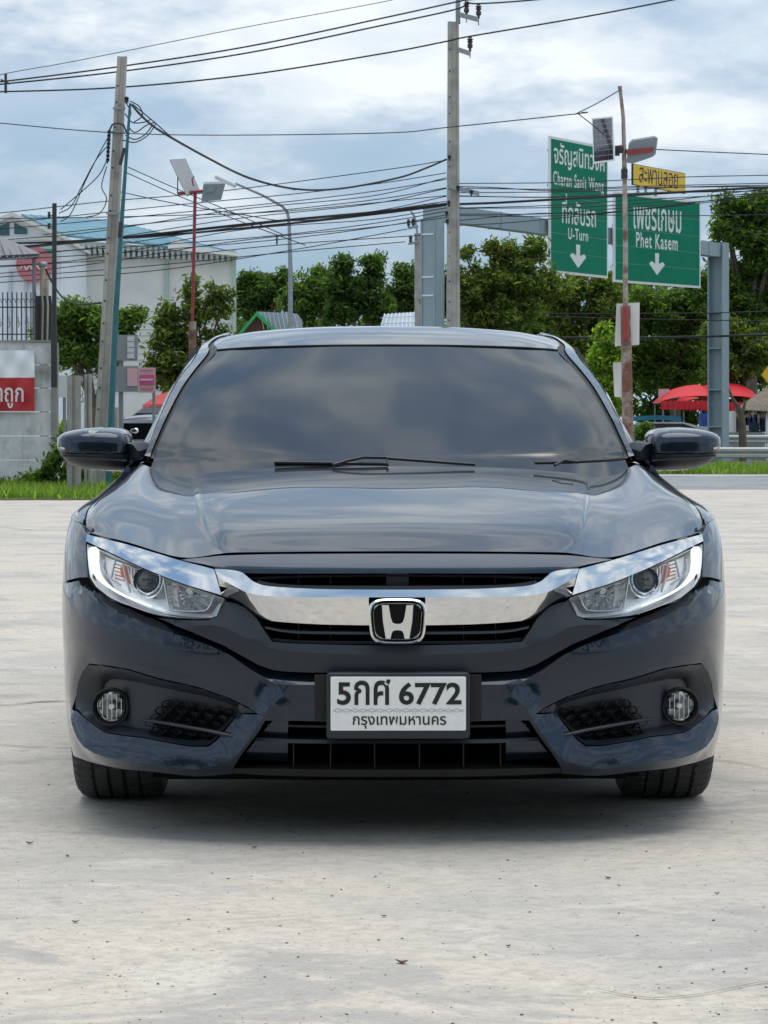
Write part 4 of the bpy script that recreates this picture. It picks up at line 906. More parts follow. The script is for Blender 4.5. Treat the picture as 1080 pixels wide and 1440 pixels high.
# far green mass
v, m = leaves(scatter(590, 1110, 420, 600, 34, 60, 4, 3)+scatter(850, 1110, 400, 520, 30, 24, 4, 5), 126, 26000, .24, squash=1); o = mesh_np('far_wood', v, m, LV[2], (0, 126, 0)); o.location = (0, 126, 0); tag(o, 'dark far wood closing the view behind the signs and tents', 'wood', kind='stuff')
v, m = leaves(scatter(330, 600, 455, 600, 30, 34, 4, 13)+scatter(-60, 330, 560, 600, 14, 6, 1, 4), 132, 9000, .25, squash=1); o = mesh_np('far_wood', v, m, LV[2], (0, 132, 0)); o.location = (0, 132, 0); tag(o, 'far wood low behind the car roof', 'wood', kind='stuff')
# grass
def grass(x0, x1, y0, y1, n, h, name, label, lm, seed, edge=0.):
    R_ = np.random.default_rng(seed); x = R_.uniform(x0, x1, n); y = R_.uniform(y0, y1, n); hh = h*(.35+.9*R_.random(n))*(.6+.8*np.array([noise.noise((a*.8, b*.8, 1))+.5 for a, b in zip(x, y)]))
    keep = np.array([noise.noise((a*1.1, b*1.6, 7)) > -.12+.25*R_.random() for a, b in zip(x, y)]); x, y, hh = x[keep], y[keep], hh[keep]; n = len(x); hh = np.clip(hh, .02, None); a = R_.uniform(0, math.pi, n); ln = R_.normal(size=(n, 2))*hh[:, None]*.4; wd = .012+.01*R_.random(n); z0 = .005
    c, s = np.cos(a)*wd, np.sin(a)*wd
    v = np.stack([np.stack([x-c, y-s, np.full(n, z0)], 1), np.stack([x+c, y+s, np.full(n, z0)], 1), np.stack([x+c*.5+ln[:, 0]*.6, y+s*.5+ln[:, 1]*.6, hh*.65], 1), np.stack([x+ln[:, 0], y+ln[:, 1], hh], 1)], 1).reshape(-1, 3)
    o = mesh_np(name, v, n, lm, (0, 0, 0)); return tag(o, label, 'grass', kind='stuff')
gm1 = leafmat('grass_green', (.15,.22,.05), .45)
grass(-8.2, -3.2, 39.2, 46, 26000, .16, 'grass', 'green grass verge at the foot of the pale wall', gm1, 1)
grass(5.0, 13.5, 61.4, 68, 26000, .20, 'grass', 'green grass verge under the steel guard rail', gm1, 2)
v, m = leaves([(40,676,7),(60,668,7),(50,684,6),(30,688,5),(120,686,6),(75,684,6),(72,655,6),(20,682,5),(95,670,9),(110,664,8),(140,675,7),(165,676,7),(85,640,7),(88,620,5),(5,684,5),(128,676,6)], 45.2, 2600, .07); o = mesh_np('weeds', v, m, LV[1], (0, 0, 0)); tag(o, 'low weeds sprouting along the base of the pale wall', 'weeds', kind='stuff')
tree('hedge_bush', 'small light green hedge bush between the wall end and the concrete stub', [(88,612,8),(90,600,7),(86,622,8)], 52, 700, .07, LV[3], cat='bush', tr=.03)
# unseen trees added behind the camera for dark paint reflections and ground shade
k_ = 0
for i, (x, yy, h) in enumerate(((-13,-13,8.0),(-6.5,-15,6.5),(0,-13,7.5),(6.5,-14,6.0),(13,-12,8.5),(19,-15,7.0),(-20,-14,8.5),(-10,-22,10.0),(-2,-23,8.5),(6,-22,9.5),(15,-23,10))):
    t = thing('reflection_tree', 'unseen leafy tree added behind the camera for the bumper to mirror', 'tree', (x, yy, 0), 'unseen trees added for the car paint to mirror')
    R_ = random.Random(i); C = []
    v = []; m = 0
    cl = RNG.normal(size=(3000, 3))*np.array([2.3, 2.2, h*.17])+np.array([x, yy, h*.60]); nrm = RNG.normal(size=(3000, 3)); nrm /= np.linalg.norm(nrm, axis=1)[:, None]; tt = np.cross(nrm, RNG.normal(size=(3000, 3))); tt /= np.linalg.norm(tt, axis=1)[:, None]; bb = np.cross(nrm, tt); s = .38
    v = np.stack([cl-tt*s, cl+bb*s*.6, cl+tt*s, cl-bb*s*.6], 1).reshape(-1, 3); o = mesh_np('crown', v, 3000, LV[2], (x, yy, 0)); o.parent = t
    MB().tube([(x, yy, 0), (x+.1, yy, h*.55)], [.2, .1], 8).build('trunk', bark, t)
# ================================================================ BUILDINGS
wallw = mat('white_wall', (.84,.83,.78), rough=.8, var=.06, vscale=.7, col2=(.72,.71,.65), c2scale=.6, c2pos=(.5,.7))
wallb = mat('pale_blue_wall', (.74,.79,.83), rough=.8, var=.06, vscale=.7)
greenp = mat('pale_green_paint', (.45,.56,.48), rough=.7, var=.05)
bluer = mat('blue_roof_sheet', (.12,.27,.34), rough=.7, var=.15, vscale=1.2)
teal = mat('teal_glass', (.02,.10,.11), rough=.15)
B = thing('warehouse', 'long cream warehouse with pale green pilasters and faded blue roof on the left', 'building', (P(212, 0, 92).x, 92, 0))
def WB(px0, px1, y0, y1, Y, Y2, nm, m, par, grow=0):
    a = P(px0, y1, Y); b = P(px1, y0, Y); return MB().box(a.x, b.x, Y-grow, Y2, max(a.z, 0), b.z).build(nm, m, par, smooth=False)
xa, xb, zt_ = P(92,0,92).x, P(330,0,92).x, P(0,352,92).z; q = MB(); q.prism([(xa,92,0),(xb,92,0),(xb*112/92,112,0),(xa*112/92,112,0)], (0,0,zt_)); q.build('wall', wallw, B, smooth=False)
for px in (92, 231, 326): WB(px, px+6, 352, 9999, 91.9, 92, 'pilaster', greenp, B, .05)
q = MB(); A0, A1 = P(90, 337, 91.4), P(333, 355, 91.4); q.prism([A0, A1, A1-Vector((0, 0, .16)), A0-Vector((0, 0, .22))], (0, .5, 0)); q.build('gutter', greenp, B, smooth=False)
eg = [P(90, 330, 91.3), P(200, 341, 91.3), P(250, 348, 91.3), P(333, 356, 91.3)]; rg_ = [P(30, 301, 108), P(140, 308, 104), P(208, 322, 99), P(262, 338, 94)]
for i in range(3):
    q = MB(); q.add([eg[i], eg[i+1], rg_[i+1], rg_[i]]+[p-Vector((0, 0, .08)) for p in (eg[i], eg[i+1], rg_[i+1], rg_[i])], [(0,1,2,3),(7,6,5,4),(0,4,5,1),(1,5,6,2),(2,6,7,3),(3,7,4,0)]); q.build('roof_sheet', bluer, B, smooth=False)
for i in range(26):
    t = i/25*3; k = min(2, int(t)); f_ = t-k; a = eg[k].lerp(eg[k+1], f_); b = rg_[k].lerp(rg_[k+1], f_); MB().tube([a+Vector((0, 0, .01)), b+Vector((0, 0, .01))], .014, 4).build('roof_rib', bluer, B, smooth=False)
for i in range(30): px = 96+i*7.8; p = P(px, 347+(px-96)*.045, 91.7); MB().box(p.x-.05, p.x+.05, 91.3, 91.95, p.z-.28, p.z+.10).build('eave_bracket', mat('bracket_grey', (.42,.46,.45), rough=.8) if i == 0 else bpy.data.materials['bracket_grey'], B, smooth=False)
q = MB(); q.prism([P(x, y, 91.2) for x, y in ((236,345),(250,336),(268,345),(333,355.5),(333,360),(236,350))], (0, 1.6, 0)); q.build('parapet', wallw, B, smooth=False)
for i in range(14): py = 438+i*8.5; a = P(98, py, 91.98); b = P(325, py+2, 91.98); MB().box(a.x, b.x, 91.95, 92, a.z-.014, a.z+.014).build('siding_rail', mat('siding_grey', (.55,.55,.51), rough=.8) if i == 0 else bpy.data.materials['siding_grey'], B, smooth=False)  # thin rails, darker than the wall, draw the siding lines
B = thing('gabled_building', 'pale blue gabled building with teal gable windows and a round red sign', 'building', (P(40, 0, 84).x, 84, 0))
q = MB(); q.prism([P(x, y, 84) for x, y in ((-60,332),(17,304),(86,334),(90,600),(-60,600))], (0, 7, 0)); q.build('wall', wallb, B, smooth=False)
WB(-60, 90, 560, 9999, 84.02, 90.9, 'plinth', wallb, B)
q = MB(); q.prism([P(x, y, 83.6) for x, y in ((-62,330),(17,298),(90,331),(90,336),(17,304),(-62,337))], (0, 8, 0)); q.build('roof', mat('cream_roof', (.68,.67,.62), rough=.7), B, smooth=False)
for pts in (((-14,331),(13,331),(13,313),(-14,322)), ((20,329),(38,329),(38,322),(20,313))):
    q = MB(); q.prism([P(x, y, 83.95) for x, y in pts], (0, .06, 0)); q.build('window', teal, B, smooth=False)
for px in (12, 34): WB(px, px+4, 380, 480, 83.9, 84, 'wall_rib', mat('rib_blue', (.50,.56,.60), rough=.8) if px == 12 else bpy.data.materials['rib_blue'], B)
WB(-60, 84, 334, 337, 83.9, 84, 'string_course', wallw, B)
redsign = mat('faded_red_sign', (.52,.17,.19), rough=.5, var=.08, vscale=2); whitep = mat('white_paint', (.75,.76,.75), rough=.5)
t = thing('round_sign', 'round faded red sign with pale lettering on the pale blue building', 'sign', P(48, 374, 83.8))
q = MB(); c = P(48, 372, 83.75); q.lathe([(.001,.06),(.56,.06),(.58,.0),(.56,-.02),(.001,-.02)], c, (0,1,0), 36); q.build('disc', redsign, t, smooth=False)
q = MB(); q.tube([P(x, y, 83.68) for x, y in smoothline([(29,378),(33,372),(37,379),(42,373),(46,379),(51,373),(56,379),(60,374),(66,377)], 5)], .035, 4); q.build('lettering', mat('pale_pink', (.72,.50,.50)), t, smooth=False)
q = MB(); a = P(56, 357, 83.8); b = P(73, 350, 83.8); q.box(a.x, b.x, 83.75, 83.85, a.z, b.z); solo(q, 'name_board', mat('green_board', (.05,.28,.17)), 'tiny green and white board above the round red sign', 'sign', smooth=False)
# little green-gabled house and blue-grey far roofs
B = thing('small_house', 'little house with bright green gable trim just above the car roof', 'building', (P(372, 0, 96).x, 96, 0))
gt = mat('green_trim', (.03,.40,.12), rough=.5); rb = mat('brown_gable', (.11,.05,.045), rough=.7, var=.2)
q = MB(); q.prism([P(x, y, 96.3) for x, y in ((340,466),(361,440),(383,462),(383,600),(340,600))], (0, 6, 0)); q.build('wall', rb, B, smooth=False)
for a, b in (((334,470),(361,438)), ((361,438),(386,462))): q = MB(); A_, B_ = P(*a, 96), P(*b, 96); q.prism([A_, B_, B_-Vector((0,0,.16)), A_-Vector((0,0,.16))], (0, .25, 0)); q.build('gable_trim', gt, B, smooth=False)
rs = mat('blue_grey_tiles', (.36,.43,.50), rough=.5, var=.1, vscale=3)
q = MB(); q.prism([P(361,438,96.3), P(418,441,96.3), P(418,441,96.3)-Vector((0,0,1.0)), P(386,462,96.3)], (0, 6, 0)); q.build('roof', rs, B, smooth=False)
for k in range(9): px = 366+k*6; q = MB(); q.tube([P(px, 438.3+(px-361)*.05, 96.2), P(px+5, 463, 96.2)], .02, 4); q.build('roof_seam', mat('seam_white', (.6,.64,.68)) if k == 0 else bpy.data.materials['seam_white'], B, smooth=False)
B = thing('far_house', 'far house with ribbed blue-white roof behind the small far pole', 'building', (P(570, 0, 100).x, 100, 0))
q = MB(); q.prism([P(535,470,100), P(612,470,100), P(612,600,100), P(535,600,100)], (0, 6, 0)); q.build('wall', wallw, B, smooth=False)
q = MB(); q.add([P(533,470,99.6), P(615,470,99.6), P(609,437,104), P(541,442,104)], [(0,1,2,3)]); q.build('roof', rs, B, smooth=False)
for k in range(14): t_ = k/13; q = MB(); q.tube([P(533+82*t_, 469, 99.5), P(541+68*t_, 441.6-4*t_, 103.9)], .028, 4); q.build('roof_seam', bpy.data.materials['seam_white'], B, smooth=False)
for k in range(3): q = MB(); q.tube([P(535, 463-8*k, 100.4+1.1*k), P(613, 462-9*k, 100.4+1.1*k)], .02, 4); q.build('roof_seam', bpy.data.materials['seam_white'], B, smooth=False)
# ================================================================ LEFT WALL, FENCE, BANNER
wc = mat('stained_concrete', (.70,.70,.69), rough=.9, var=.16, vscale=3.5, col2=(.20,.195,.18), c2scale=1.6, c2pos=(.50,.72), bump=.5, bscale=20, stretch=(1.4,1,.8))
wcd = mat('dirty_concrete', (.30,.29,.27), rough=.9, var=.25, vscale=3, bump=.4, bscale=20)
Wl = thing('precast_wall', 'pale stained wall of stacked concrete planks at the left edge', 'wall', (P(20, 0, 46).x, 46, 0))
ys = [481, 513, 545.6, 579, 613, 647, 688]
xs_ = [-330, -190, -58, 72]
for j in range(6):
    for i in range(3):
        a = P(xs_[i]+.4, ys[j+1], 46); b = P(xs_[i+1]-.4, ys[j], 46); MB().box(a.x, b.x, 46+random.uniform(0, .012), 46.11, max(0, a.z+.008), b.z-.008).build('plank', wc, Wl, smooth=False)
a = P(72, 0, 45.95); b = P(80.5, 0, 45.95); MB().box(a.x, b.x, 45.94, 46.15, 0, P(0, 482, 46).z).build('post', wcd, Wl, smooth=False)
a = P(-330, 0, 46); MB().box(a.x, P(72.5, 0, 46).x, 45.96, 46.14, P(0, 481, 46).z, P(0, 478.5, 46).z).build('coping', wcd, Wl, smooth=False)
iron = mat('dark_iron', (.03,.032,.035), rough=.6)
Fe = thing('iron_fence', 'dark iron railing with curled bars on top of the pale wall', 'fence', (P(15, 0, 46.05).x, 46.05, P(0, 479, 46).z))
for i in range(17):
    px = 50-6.6*i; q = MB(); q.tube([P(px, 479, 46.05), P(px, 411, 46.05)], .012, 5); q.tube([P(px, 424, 46.05), P(px+2, 420, 46.05), P(px+4, 421, 46.05), P(px+5, 426, 46.05)], .008, 4); q.build('bar', iron, Fe)
for py in (432, 443 if False else 432.01, 470): MB().tube([P(-70, py, 46.05), P(50, py, 46.05)], .011, 5).build('rail', iron, Fe)
for i in range(6): px = 38-13*i; q = MB(); q.tube([P(px+3*math.cos(a)*(1-a/9), 452+9*math.sin(a)*(1-a/14), 46.05) for a in np.linspace(0, 7, 16)], .007, 4); q.build('scroll', iron, Fe)
Cn = thing('carport', 'grey ribbed carport roof on a thin post at the left edge', 'canopy', (P(20, 0, 47).x, 47, 0))
cg = mat('canopy_grey', (.20,.20,.21), rough=.6, var=.15)
q = MB(); pr = [(-90,304),(0,332),(34,346),(56,356)]; nr = [(-90,368),(0,364.5),(34,362),(56,359)]; q.add([P(x, y, 46.2) for x, y in nr]+[P(x, y, 50) for x, y in pr]+[P(x, y+2, 46.2) for x, y in nr]+[P(x, y+2, 50) for x, y in pr], [(i, i+1, 5+i, 4+i) for i in range(3)]+[(8+i, 9+i, 13+i, 12+i)[::-1] for i in range(3)]+[(i, i+1, 9+i, 8+i)[::-1] for i in range(3)]); q.build('roof_sheet', cg, Cn, smooth=False)
for k in range(12): px = 50-k*9; py = float(np.interp(px, [p[0] for p in pr], [p[1] for p in pr])); MB().tube([P(px+5, 362, 46.18), P(px-6, py-.5, 50)], .018, 4).build('roof_rib', cg, Cn, smooth=False)
q = MB(); q.prism([P(-90, 364, 46.3), P(55, 356.5, 46.3), P(55, 363, 46.3), P(-90, 371, 46.3)], (0, .08, 0)); q.build('beam', mat('canopy_dark', (.06,.06,.065), rough=.7), Cn, smooth=False)
MB().tube([P(48, 360, 46.4), P(48, 481, 46.4)], .035, 8).build('post', cg, Cn)
# banner
bw = mat('banner_white', (.86,.90,.94), rough=.6); br = mat('banner_red', (.50,.025,.03), rough=.55)
Bn = thing('banner', 'white and red cloth banner with white Thai lettering hung on the wall', 'banner', (P(0, 0, 45.9).x, 45.9, P(0, 578, 45.9).z))
def cloth(y0, y1, nm, m):
    n, k = 60, 8; q = MB(); vs = []
    for j in range(k+1):
        for i in range(n+1):
            px = -150+198*i/n+(.8*j/k); py = y0+(y1-y0)*j/k+(1.4 if y0 < 500 else 0)*(1-i/n); dd = .012*math.sin(px*.22+py*.12)+.010*math.sin((px-48)*.13-py*.16); vs.append(P(px, py, 45.90+dd))
    q.add(vs, [(j*(n+1)+i, j*(n+1)+i+1, (j+1)*(n+1)+i+1, (j+1)*(n+1)+i) for j in range(k) for i in range(n)]); return q.build(nm, m, Bn, recalc=False)
cloth(492.5, 531, 'white_cloth', bw); cloth(531, 578, 'red_cloth', br)
a = P(-5, 574, 45.86); b = P(33, 545, 45.86); q = text_mb('าถูก', b.x-a.x, b.z-a.z, bold=.012); q.v = [(a.x+x, 45.865, a.z+z) for x, _, z in q.v]; q.build('lettering', whitep, Bn, smooth=False, recalc=False)
# black steel pole at the wall end
Bp = thing('black_pole', 'slim black steel pole with insulators fixed at the wall end', 'pole', (P(76, 0, 45.7).x, 45.7, P(0, 545, 45.7).z))
MB().tube([P(76.5, 545, 45.8), P(76.3, 460, 45.8), P(76.3, 455, 45.8), P(76.6, 286, 45.8)], [.055, .055, .042, .040], 10).build('tube', iron, Bp)
for py in (302, 318): q = MB(); c = P(69, py, 45.8); q.lathe([(.001,-.05),(.03,-.05),(.018,-.02),(.035,0),(.018,.02),(.03,.05),(.001,.05)], c, n=10); q.tube([c, P(76, py+2, 45.8)], .01, 5); q.build('insulator', iron, Bp)
pp = thing('meter_pole', 'two short beige pipes with cable caps behind the iron railing', 'pole', (P(62, 0, 47).x, 47, 0))
beige = mat('beige_pipe', (.42,.37,.29), rough=.8, var=.2)
MB().tube([P(60, 700, 47), P(60, 372, 47)], [.05, .05], 8).build('pipe', beige, pp); MB().tube([P(65.5, 700, 47), P(65.5, 393, 47)], .04, 8).build('pipe', beige, pp)
q = MB(); q.ball(P(60, 372, 47), .09, .09, .06, 6); q.tube([P(55,372,47), P(66,370,47)], .03, 6); q.build('cap', mat('grey_cap', (.30,.31,.33), rough=.5), pp)
for px in (52, 56, 63, 70): q = MB(); q.tube([P(px, 480, 46.6), P(px+1, 430, 46.6), P(px, 416, 46.6)], .03, 6); q.build('cable_bundle', iron, pp)
# ================================================================ POLES
conc = mat('pole_concrete', (.40,.385,.345), rough=.85, var=.10, vscale=3, bump=.3, bscale=30, col2=(.30,.29,.27), c2scale=2)
hole = mat('bolt_hole_dark', (.05,.05,.05), rough=.7); steel = mat('galv_steel', (.28,.32,.34), rough=.5, metal=.3, var=.1)
def concrete_pole(label, top, bot, wt, wb, Y, holes=18):
    """precast pole: flat flanges with a recessed web down the front"""
    a = P(*top, Y); b = P(*bot, Y); b.z = 0; b.x = a.x+(P(*bot, Y).x-a.x)*((a.z-0)/(a.z-P(*bot, Y).z)); t = thing('utility_pole', label, 'utility pole', b, 'concrete utility poles')
    s = Y/F; sec = lambda c, wd: [c+Vector(v) for v in ((-wd/2,0,0),(-wd*.16,0,0),(-wd*.10,.03,0),(wd*.26,.03,0),(wd*.32,0,0),(wd/2,0,0),(wd/2,wd*.85,0),(-wd/2,wd*.85,0))]
    A_, B_ = sec(a, wt*s), sec(b, wb*s); n = 8; q = MB(); q.add(B_+A_, [(i, (i+1) % n, n+(i+1) % n, n+i) for i in range(n)]+[tuple(range(n, 2*n))]); q.build('shaft', conc, t, smooth=False)
    for k in range(holes):
        f_ = .06+.9*k/holes+random.uniform(-.01, .01); c = a.lerp(b, f_); wd = (wt+(wb-wt)*f_)*s; c = c+Vector((-wd*.30, -.006, 0)); q = MB(); q.lathe([(.001,-.004),(.016,-.004),(.02,.012)], c, (0,1,0), 8); q.build('bolt_hole_disc', hole, t, smooth=False)  # dark discs stand in for the shaded bolt holes
    return t
pl = concrete_pole('leaning concrete pole with cable insulators beside the teal post on the left', (171.5,79), (143,600), 13, 21, 44)
pm = concrete_pole('tall upright concrete pole rising behind the middle of the car roof', (637.5,30), (637.5,458), 15.5, 20.5, 55)
def insul(c, h=.30, r=.07): q = MB(); return q.lathe([(.001,h/2),(r*.5,h/2),(r*.6,h*.4),(r,h*.33),(r*.6,h*.26),(r*.95,h*.16),(r*.55,h*.08),(r*.8,-h*.05),(r*.8,-h*.25),(r*.4,-h*.3),(r*.4,-h/2),(.001,-h/2)], c, n=14)
porc = mat('brown_porcelain', (.045,.03,.028), rough=.25)
q = MB(); q.box(P(641,0,55).x, P(647.5,0,55).x, 55.05, 55.2, P(0,32,55).z, P(0,-70,55).z); q.build('steel_extension', steel, pm, smooth=False)
for (x0,y0,x1,y1) in ((646,20,673,27),(644,69,662,75),(632,262,674,272),(640,-50,676,-44)): a, b = P(x0,y0,54.9), P(x1,y1,54.9); q = MB(); q.prism([a+Vector((0,0,.045)), b+Vector((0,0,.045)), b-Vector((0,0,.045)), a-Vector((0,0,.045))], (0,.1,0)); q.build('crossarm', steel, pm, smooth=False)
for c in ((656,12),(673,16),(661,62),(656,-60)): insul(P(*c,54.95)).build('insulator', porc, pm); q = MB(); p = P(c[0],c[1]+9,54.95); q.tube([p, p-Vector((0,0,.16))], .012, 5); q.build('pin', steel, pm)
for c in ((632,222),(631,286),(663,271),(644,265),(628,301),(629,312)): insul(P(*c,54.9), .12, .045).build('insulator', porc, pm)
for k in range(8): insul(P(153.5-.3*k, 186+5.6*k, 43.9), .07, .04).build('insulator', porc, pl)
q = MB(); q.tube([P(155,183,43.9), P(151,230,43.9)], .012, 5); q.build('rod', iron, pl)
insul(P(178,141,43.9), .12, .05).build('insulator', porc, pl)
q = MB(); q.tube([P(x,y,43.8) for x,y in ((154,183),(158,175),(166,173),(174,176),(178,187))], .016, 6); q.build('jumper_cable', iron, pl)
for py in (152, 186, 300): q = MB(); w_ = 8.5+(py-79)*.006; cx = 171.5-(py-79)*.0547; a = P(cx-w_,py,43.96); b = P(cx+w_,py,43.96); q.box(a.x,b.x,43.96,43.99,a.z-.02,a.z+.02); q.build('band', steel, pl, smooth=False)
tp = thing('teal_pole', 'thin teal metal post leaning alongside the concrete pole', 'pole', (P(158, 0, 43.6).x, 43.6, 0))
tealp = mat('teal_paint', (.02,.13,.15), rough=.5, var=.2, vscale=5)
MB().tube([P(183,145,43.7), P(172,300,43.7), P(163,440,43.7), P(154,640,43.7), P(152,690,43.7)], [.022,.036,.05,.055,.055], 8).build('tube', tealp, tp)
MB().tube([P(175,208,43.62), P(169,232,43.62)], .03, 6).build('cable_sleeve', iron, tp); MB().tube([P(170,312,43.62), P(168,334,43.62)], .035, 6).build('cable_sleeve', iron, tp)
# grey cabinets and boards between the teal post and the scraggly tree
gp = mat('cabinet_grey', (.25,.27,.29), rough=.5, var=.06)
def boxpx(px0, px1, y0, y1, Y, d, nm, m, label, cat, post=None, **k):
    a = P(px0, y1, Y); b = P(px1, y0, Y); t = thing(nm, label, cat, ((a.x+b.x)/2, Y, 0)); MB().box(a.x, b.x, Y, Y+d, a.z, b.z).build('panel', m, t, smooth=False)
    if post: MB().tube([(P(post,0,Y).x, Y+d+.04, 0), (P(post,0,Y).x, Y+d+.04, b.z)], .035, 6).build('post', gp, t)
    return t
t = boxpx(164, 193, 471, 507, 49, .12, 'grey_cabinet', gp, 'grey metal cabinet with pale window frame beside the teal post, the upper one', 'cabinet', 170)
for py in (473, 481, 489, 497): a = P(179, py+7, 48.98); b = P(189, py, 48.98); MB().box(a.x,b.x,48.97,49,a.z,b.z).build('pane', mat('pane_pale', (.60,.62,.62), rough=.3) if py == 473 else bpy.data.materials['pane_pale'], t, smooth=False)
t = boxpx(160, 194, 515, 551, 49, .12, 'grey_cabinet', gp, 'grey board with a pink notice beside the teal post, the lower one', 'cabinet', 168)
pink = mat('pink_print', (.62,.10,.28), rough=.5); pinkp = mat('pale_pink_print', (.66,.40,.44), rough=.5)
a = P(179, 543, 48.98); b = P(193, 518, 48.98); MB().box(a.x,b.x,48.975,49,a.z,b.z).build('notice', pinkp, t, smooth=False)
t = boxpx(195, 218, 517, 552, 51, .05, 'pink_board', pinkp, 'pink advertising board with pale print in front of the warehouse', 'sign', 216)
a = P(196, 541, 50.98); b = P(217, 527, 50.98); MB().box(a.x,b.x,50.975,51,a.z,b.z).build('stripe', pink, t, smooth=False)
for i, py in enumerate((521, 534, 547)):
    q = MB(); q.tube([P(x, py+1.3*math.sin(x*2.1), 50.95) for x in np.linspace(197, 215, 24)], .012, 4); q.build('print_line', whitep if i == 1 else redsign, t, smooth=False)
# concrete stubs at the verge
def stub(px0, px1, top, Y, label, nm='concrete_stub'):
    a = P(px0, top, Y); b = P(px1, top, Y); t = thing(nm, label, 'post', ((a.x+b.x)/2, Y, 0)); w_ = b.x-a.x
    q = MB(); sec = [(a.x,Y),(a.x+w_*.4,Y),(a.x+w_*.45,Y+.03),(a.x+w_*.6,Y+.03),(a.x+w_*.65,Y),(b.x,Y),(b.x,Y+.2),(a.x,Y+.2)]; q.add([(x,y,0) for x,y in sec]+[(x,y,a.z) for x,y in sec], [(i,(i+1)%8,8+(i+1)%8,8+i) for i in range(8)]+[tuple(range(8,16))]); q.build('shaft', wcd if px0 < 100 else conc, t, smooth=False); return t
stub(94, 112, 528, 43, 'broad weathered concrete stub post at the end of the pale wall')
t = stub(118.5, 127.5, 526, 44.5, 'narrow pale concrete stub post with white insulator rings')
for c in ((112.5,536),(113,553),(113.5,562)): q = MB(); q.lathe([(.035,-.02),(.055,0),(.035,.02)], P(*c,44.4), (0,1,0), 14); q.build('ring', mat('ring_grey', (.28,.28,.28), rough=.4) if c[1] == 536 else bpy.data.materials['ring_grey'], t)
stub(154.5, 165, 573, 47, 'short white painted concrete post right of the leaning pole')
boxpx(80.5, 94, 528, 559, 50, .03, 'white_notice', whitep, 'plain white notice board behind the broad concrete stub', 'sign', 90)
# red lamp post
redm = mat('red_paint', (.26,.035,.03), rough=.55, var=.2, vscale=8); rust = mat('rusty_steel', (.17,.075,.05), rough=.8, var=.35, vscale=6, col2=(.30,.26,.23), c2scale=4, c2pos=(.48,.6))
lampg = mat('lamp_grey', (.20,.24,.26), rough=.45); pvb = mat('panel_back', (.42,.43,.45), rough=.5)
t = thing('solar_lamp_post', 'red solar lamp post with tilted grey panel standing left of the car roof', 'lamp post', (P(271, 0, 50).x, 50, 0))
MB().tube([(P(271,0,50).x,50,0), P(270.5,452,50)], .075, 10).build('lower_tube', rust, t); MB().tube([P(270.5,455,50), P(274.5,268,50)], .032, 10).build('upper_tube', redm, t)
MB().tube([P(249.5,272,49.95), P(303,267,49.95)], .03, 6).build('arm', redm, t)
q = MB(); pn = [P(239,225,49.6), P(261,223.5,50.1), P(281,268,50.3), P(262,274,49.8)]; q.prism(pn, (0,.03,-.02)); q.build('solar_panel', pvb, t, smooth=False)
q = MB(); q.prism([p+(p-(pn[0]+pn[2])/2)*.03+Vector((0,.012,0)) for p in pn], (0,.02,-.015)); q.build('panel_frame', steel, t, smooth=False)
q = MB(); q.tube([P(249.5,272,49.95), P(250,248,49.7)], .012, 5); q.tube([P(272,262,49.9), P(270,252,49.9), P(273,248,49.9)], .014, 5); q.build('brace', redm, t)
q = MB(); q.prism([P(x,y,49.85) for x,y in ((286,259),(317,258),(311,281),(283,284))], (0,.10,.05)); q.prism([P(x,y,49.83) for x,y in ((291,262),(303,261),(300,270),(289,271))], (0,.02,0)); q.build('lamp_head', lampg, t, smooth=False)
# street lamp
t = thing('street_lamp', 'tall thin grey street lamp with long curved arm above the small house', 'street lamp', (P(408, 0, 92).x, 92, 0))
MB().tube([(P(408.5,0,92).x,92,0), P(408.5,380,92), P(406.5,310,92), P(404,298,92), P(397,290,91.8), P(370,275,91.2), P(331,258,90.5)], [.11,.085,.06,.055,.05,.045,.04], 8).build('pole', steel, t)
q = MB(); c = P(317,255,90.2); q.obox(c, P(333,262,90.2)-P(303,248,90.2), (0,1,0), Vector((.4,0,.9)), .40, .14, .07); o = q.build('lamp_head', mat('lamp_pale', (.62,.62,.62), rough=.4), t, smooth=False)
bv = o.modifiers.new('b', 'BEVEL'); bv.width = .05; bv.segments = 3
# small far pole
t = thing('far_pole', 'small far concrete pole with bent pipe top left of the gantry column', 'utility pole', (P(587, 0, 98).x, 98, 0))
q = MB(); a = P(583,328,98); b = P(593,328,98); q.box(a.x,b.x,98,98.25,0,a.z); q.build('shaft', conc, t, smooth=False)
MB().tube([P(x,y,97.9) for x,y in ((589,340),(586,322),(583,305),(578,297))], .045, 6).build('pipe', steel, t)
for py in (321, 343): MB().tube([P(574,py,97.9), P(588,py-3,97.9)], .05, 5).build('crossarm', steel, t)
for c in ((574.5,314),(581,313),(577.5,337)): insul(P(*c,97.9), .32, .08).build('insulator', porc, t)
# ================================================================ GANTRY AND ROAD SIGNS
gs_ = mat('gantry_blue_grey', (.26,.34,.38), rough=.5, var=.06, vscale=1.5)
GA, GB = Vector((P(608,0,70).x, 70, 7.05)), Vector((P(1010,0,85).x, 85, 7.05)); GD = (GB-GA); GD.z = 0; GD.normalize(); GN = Vector((GD.y, -GD.x, 0))
if GN.y > 0: GN = -GN
G = thing('sign_gantry', 'blue-grey steel gantry spanning from the middle pole to the right column', 'gantry', (GA.x, GA.y, 0))
q = MB(); q.obox((GA+GB)/2-Vector((0,0,.22)), GD, GN, (0,0,1), (GB-GA).length/2+.15, .20, .22); q.build('beam', gs_, G, smooth=False)
for k in range(8): c = GA.lerp(GB, (k+.5)/8); q = MB(); q.obox(c-Vector((0,0,.22)), GD, GN, (0,0,1), .012, .215, .235); q.build('stiffener', gs_, G, smooth=False)
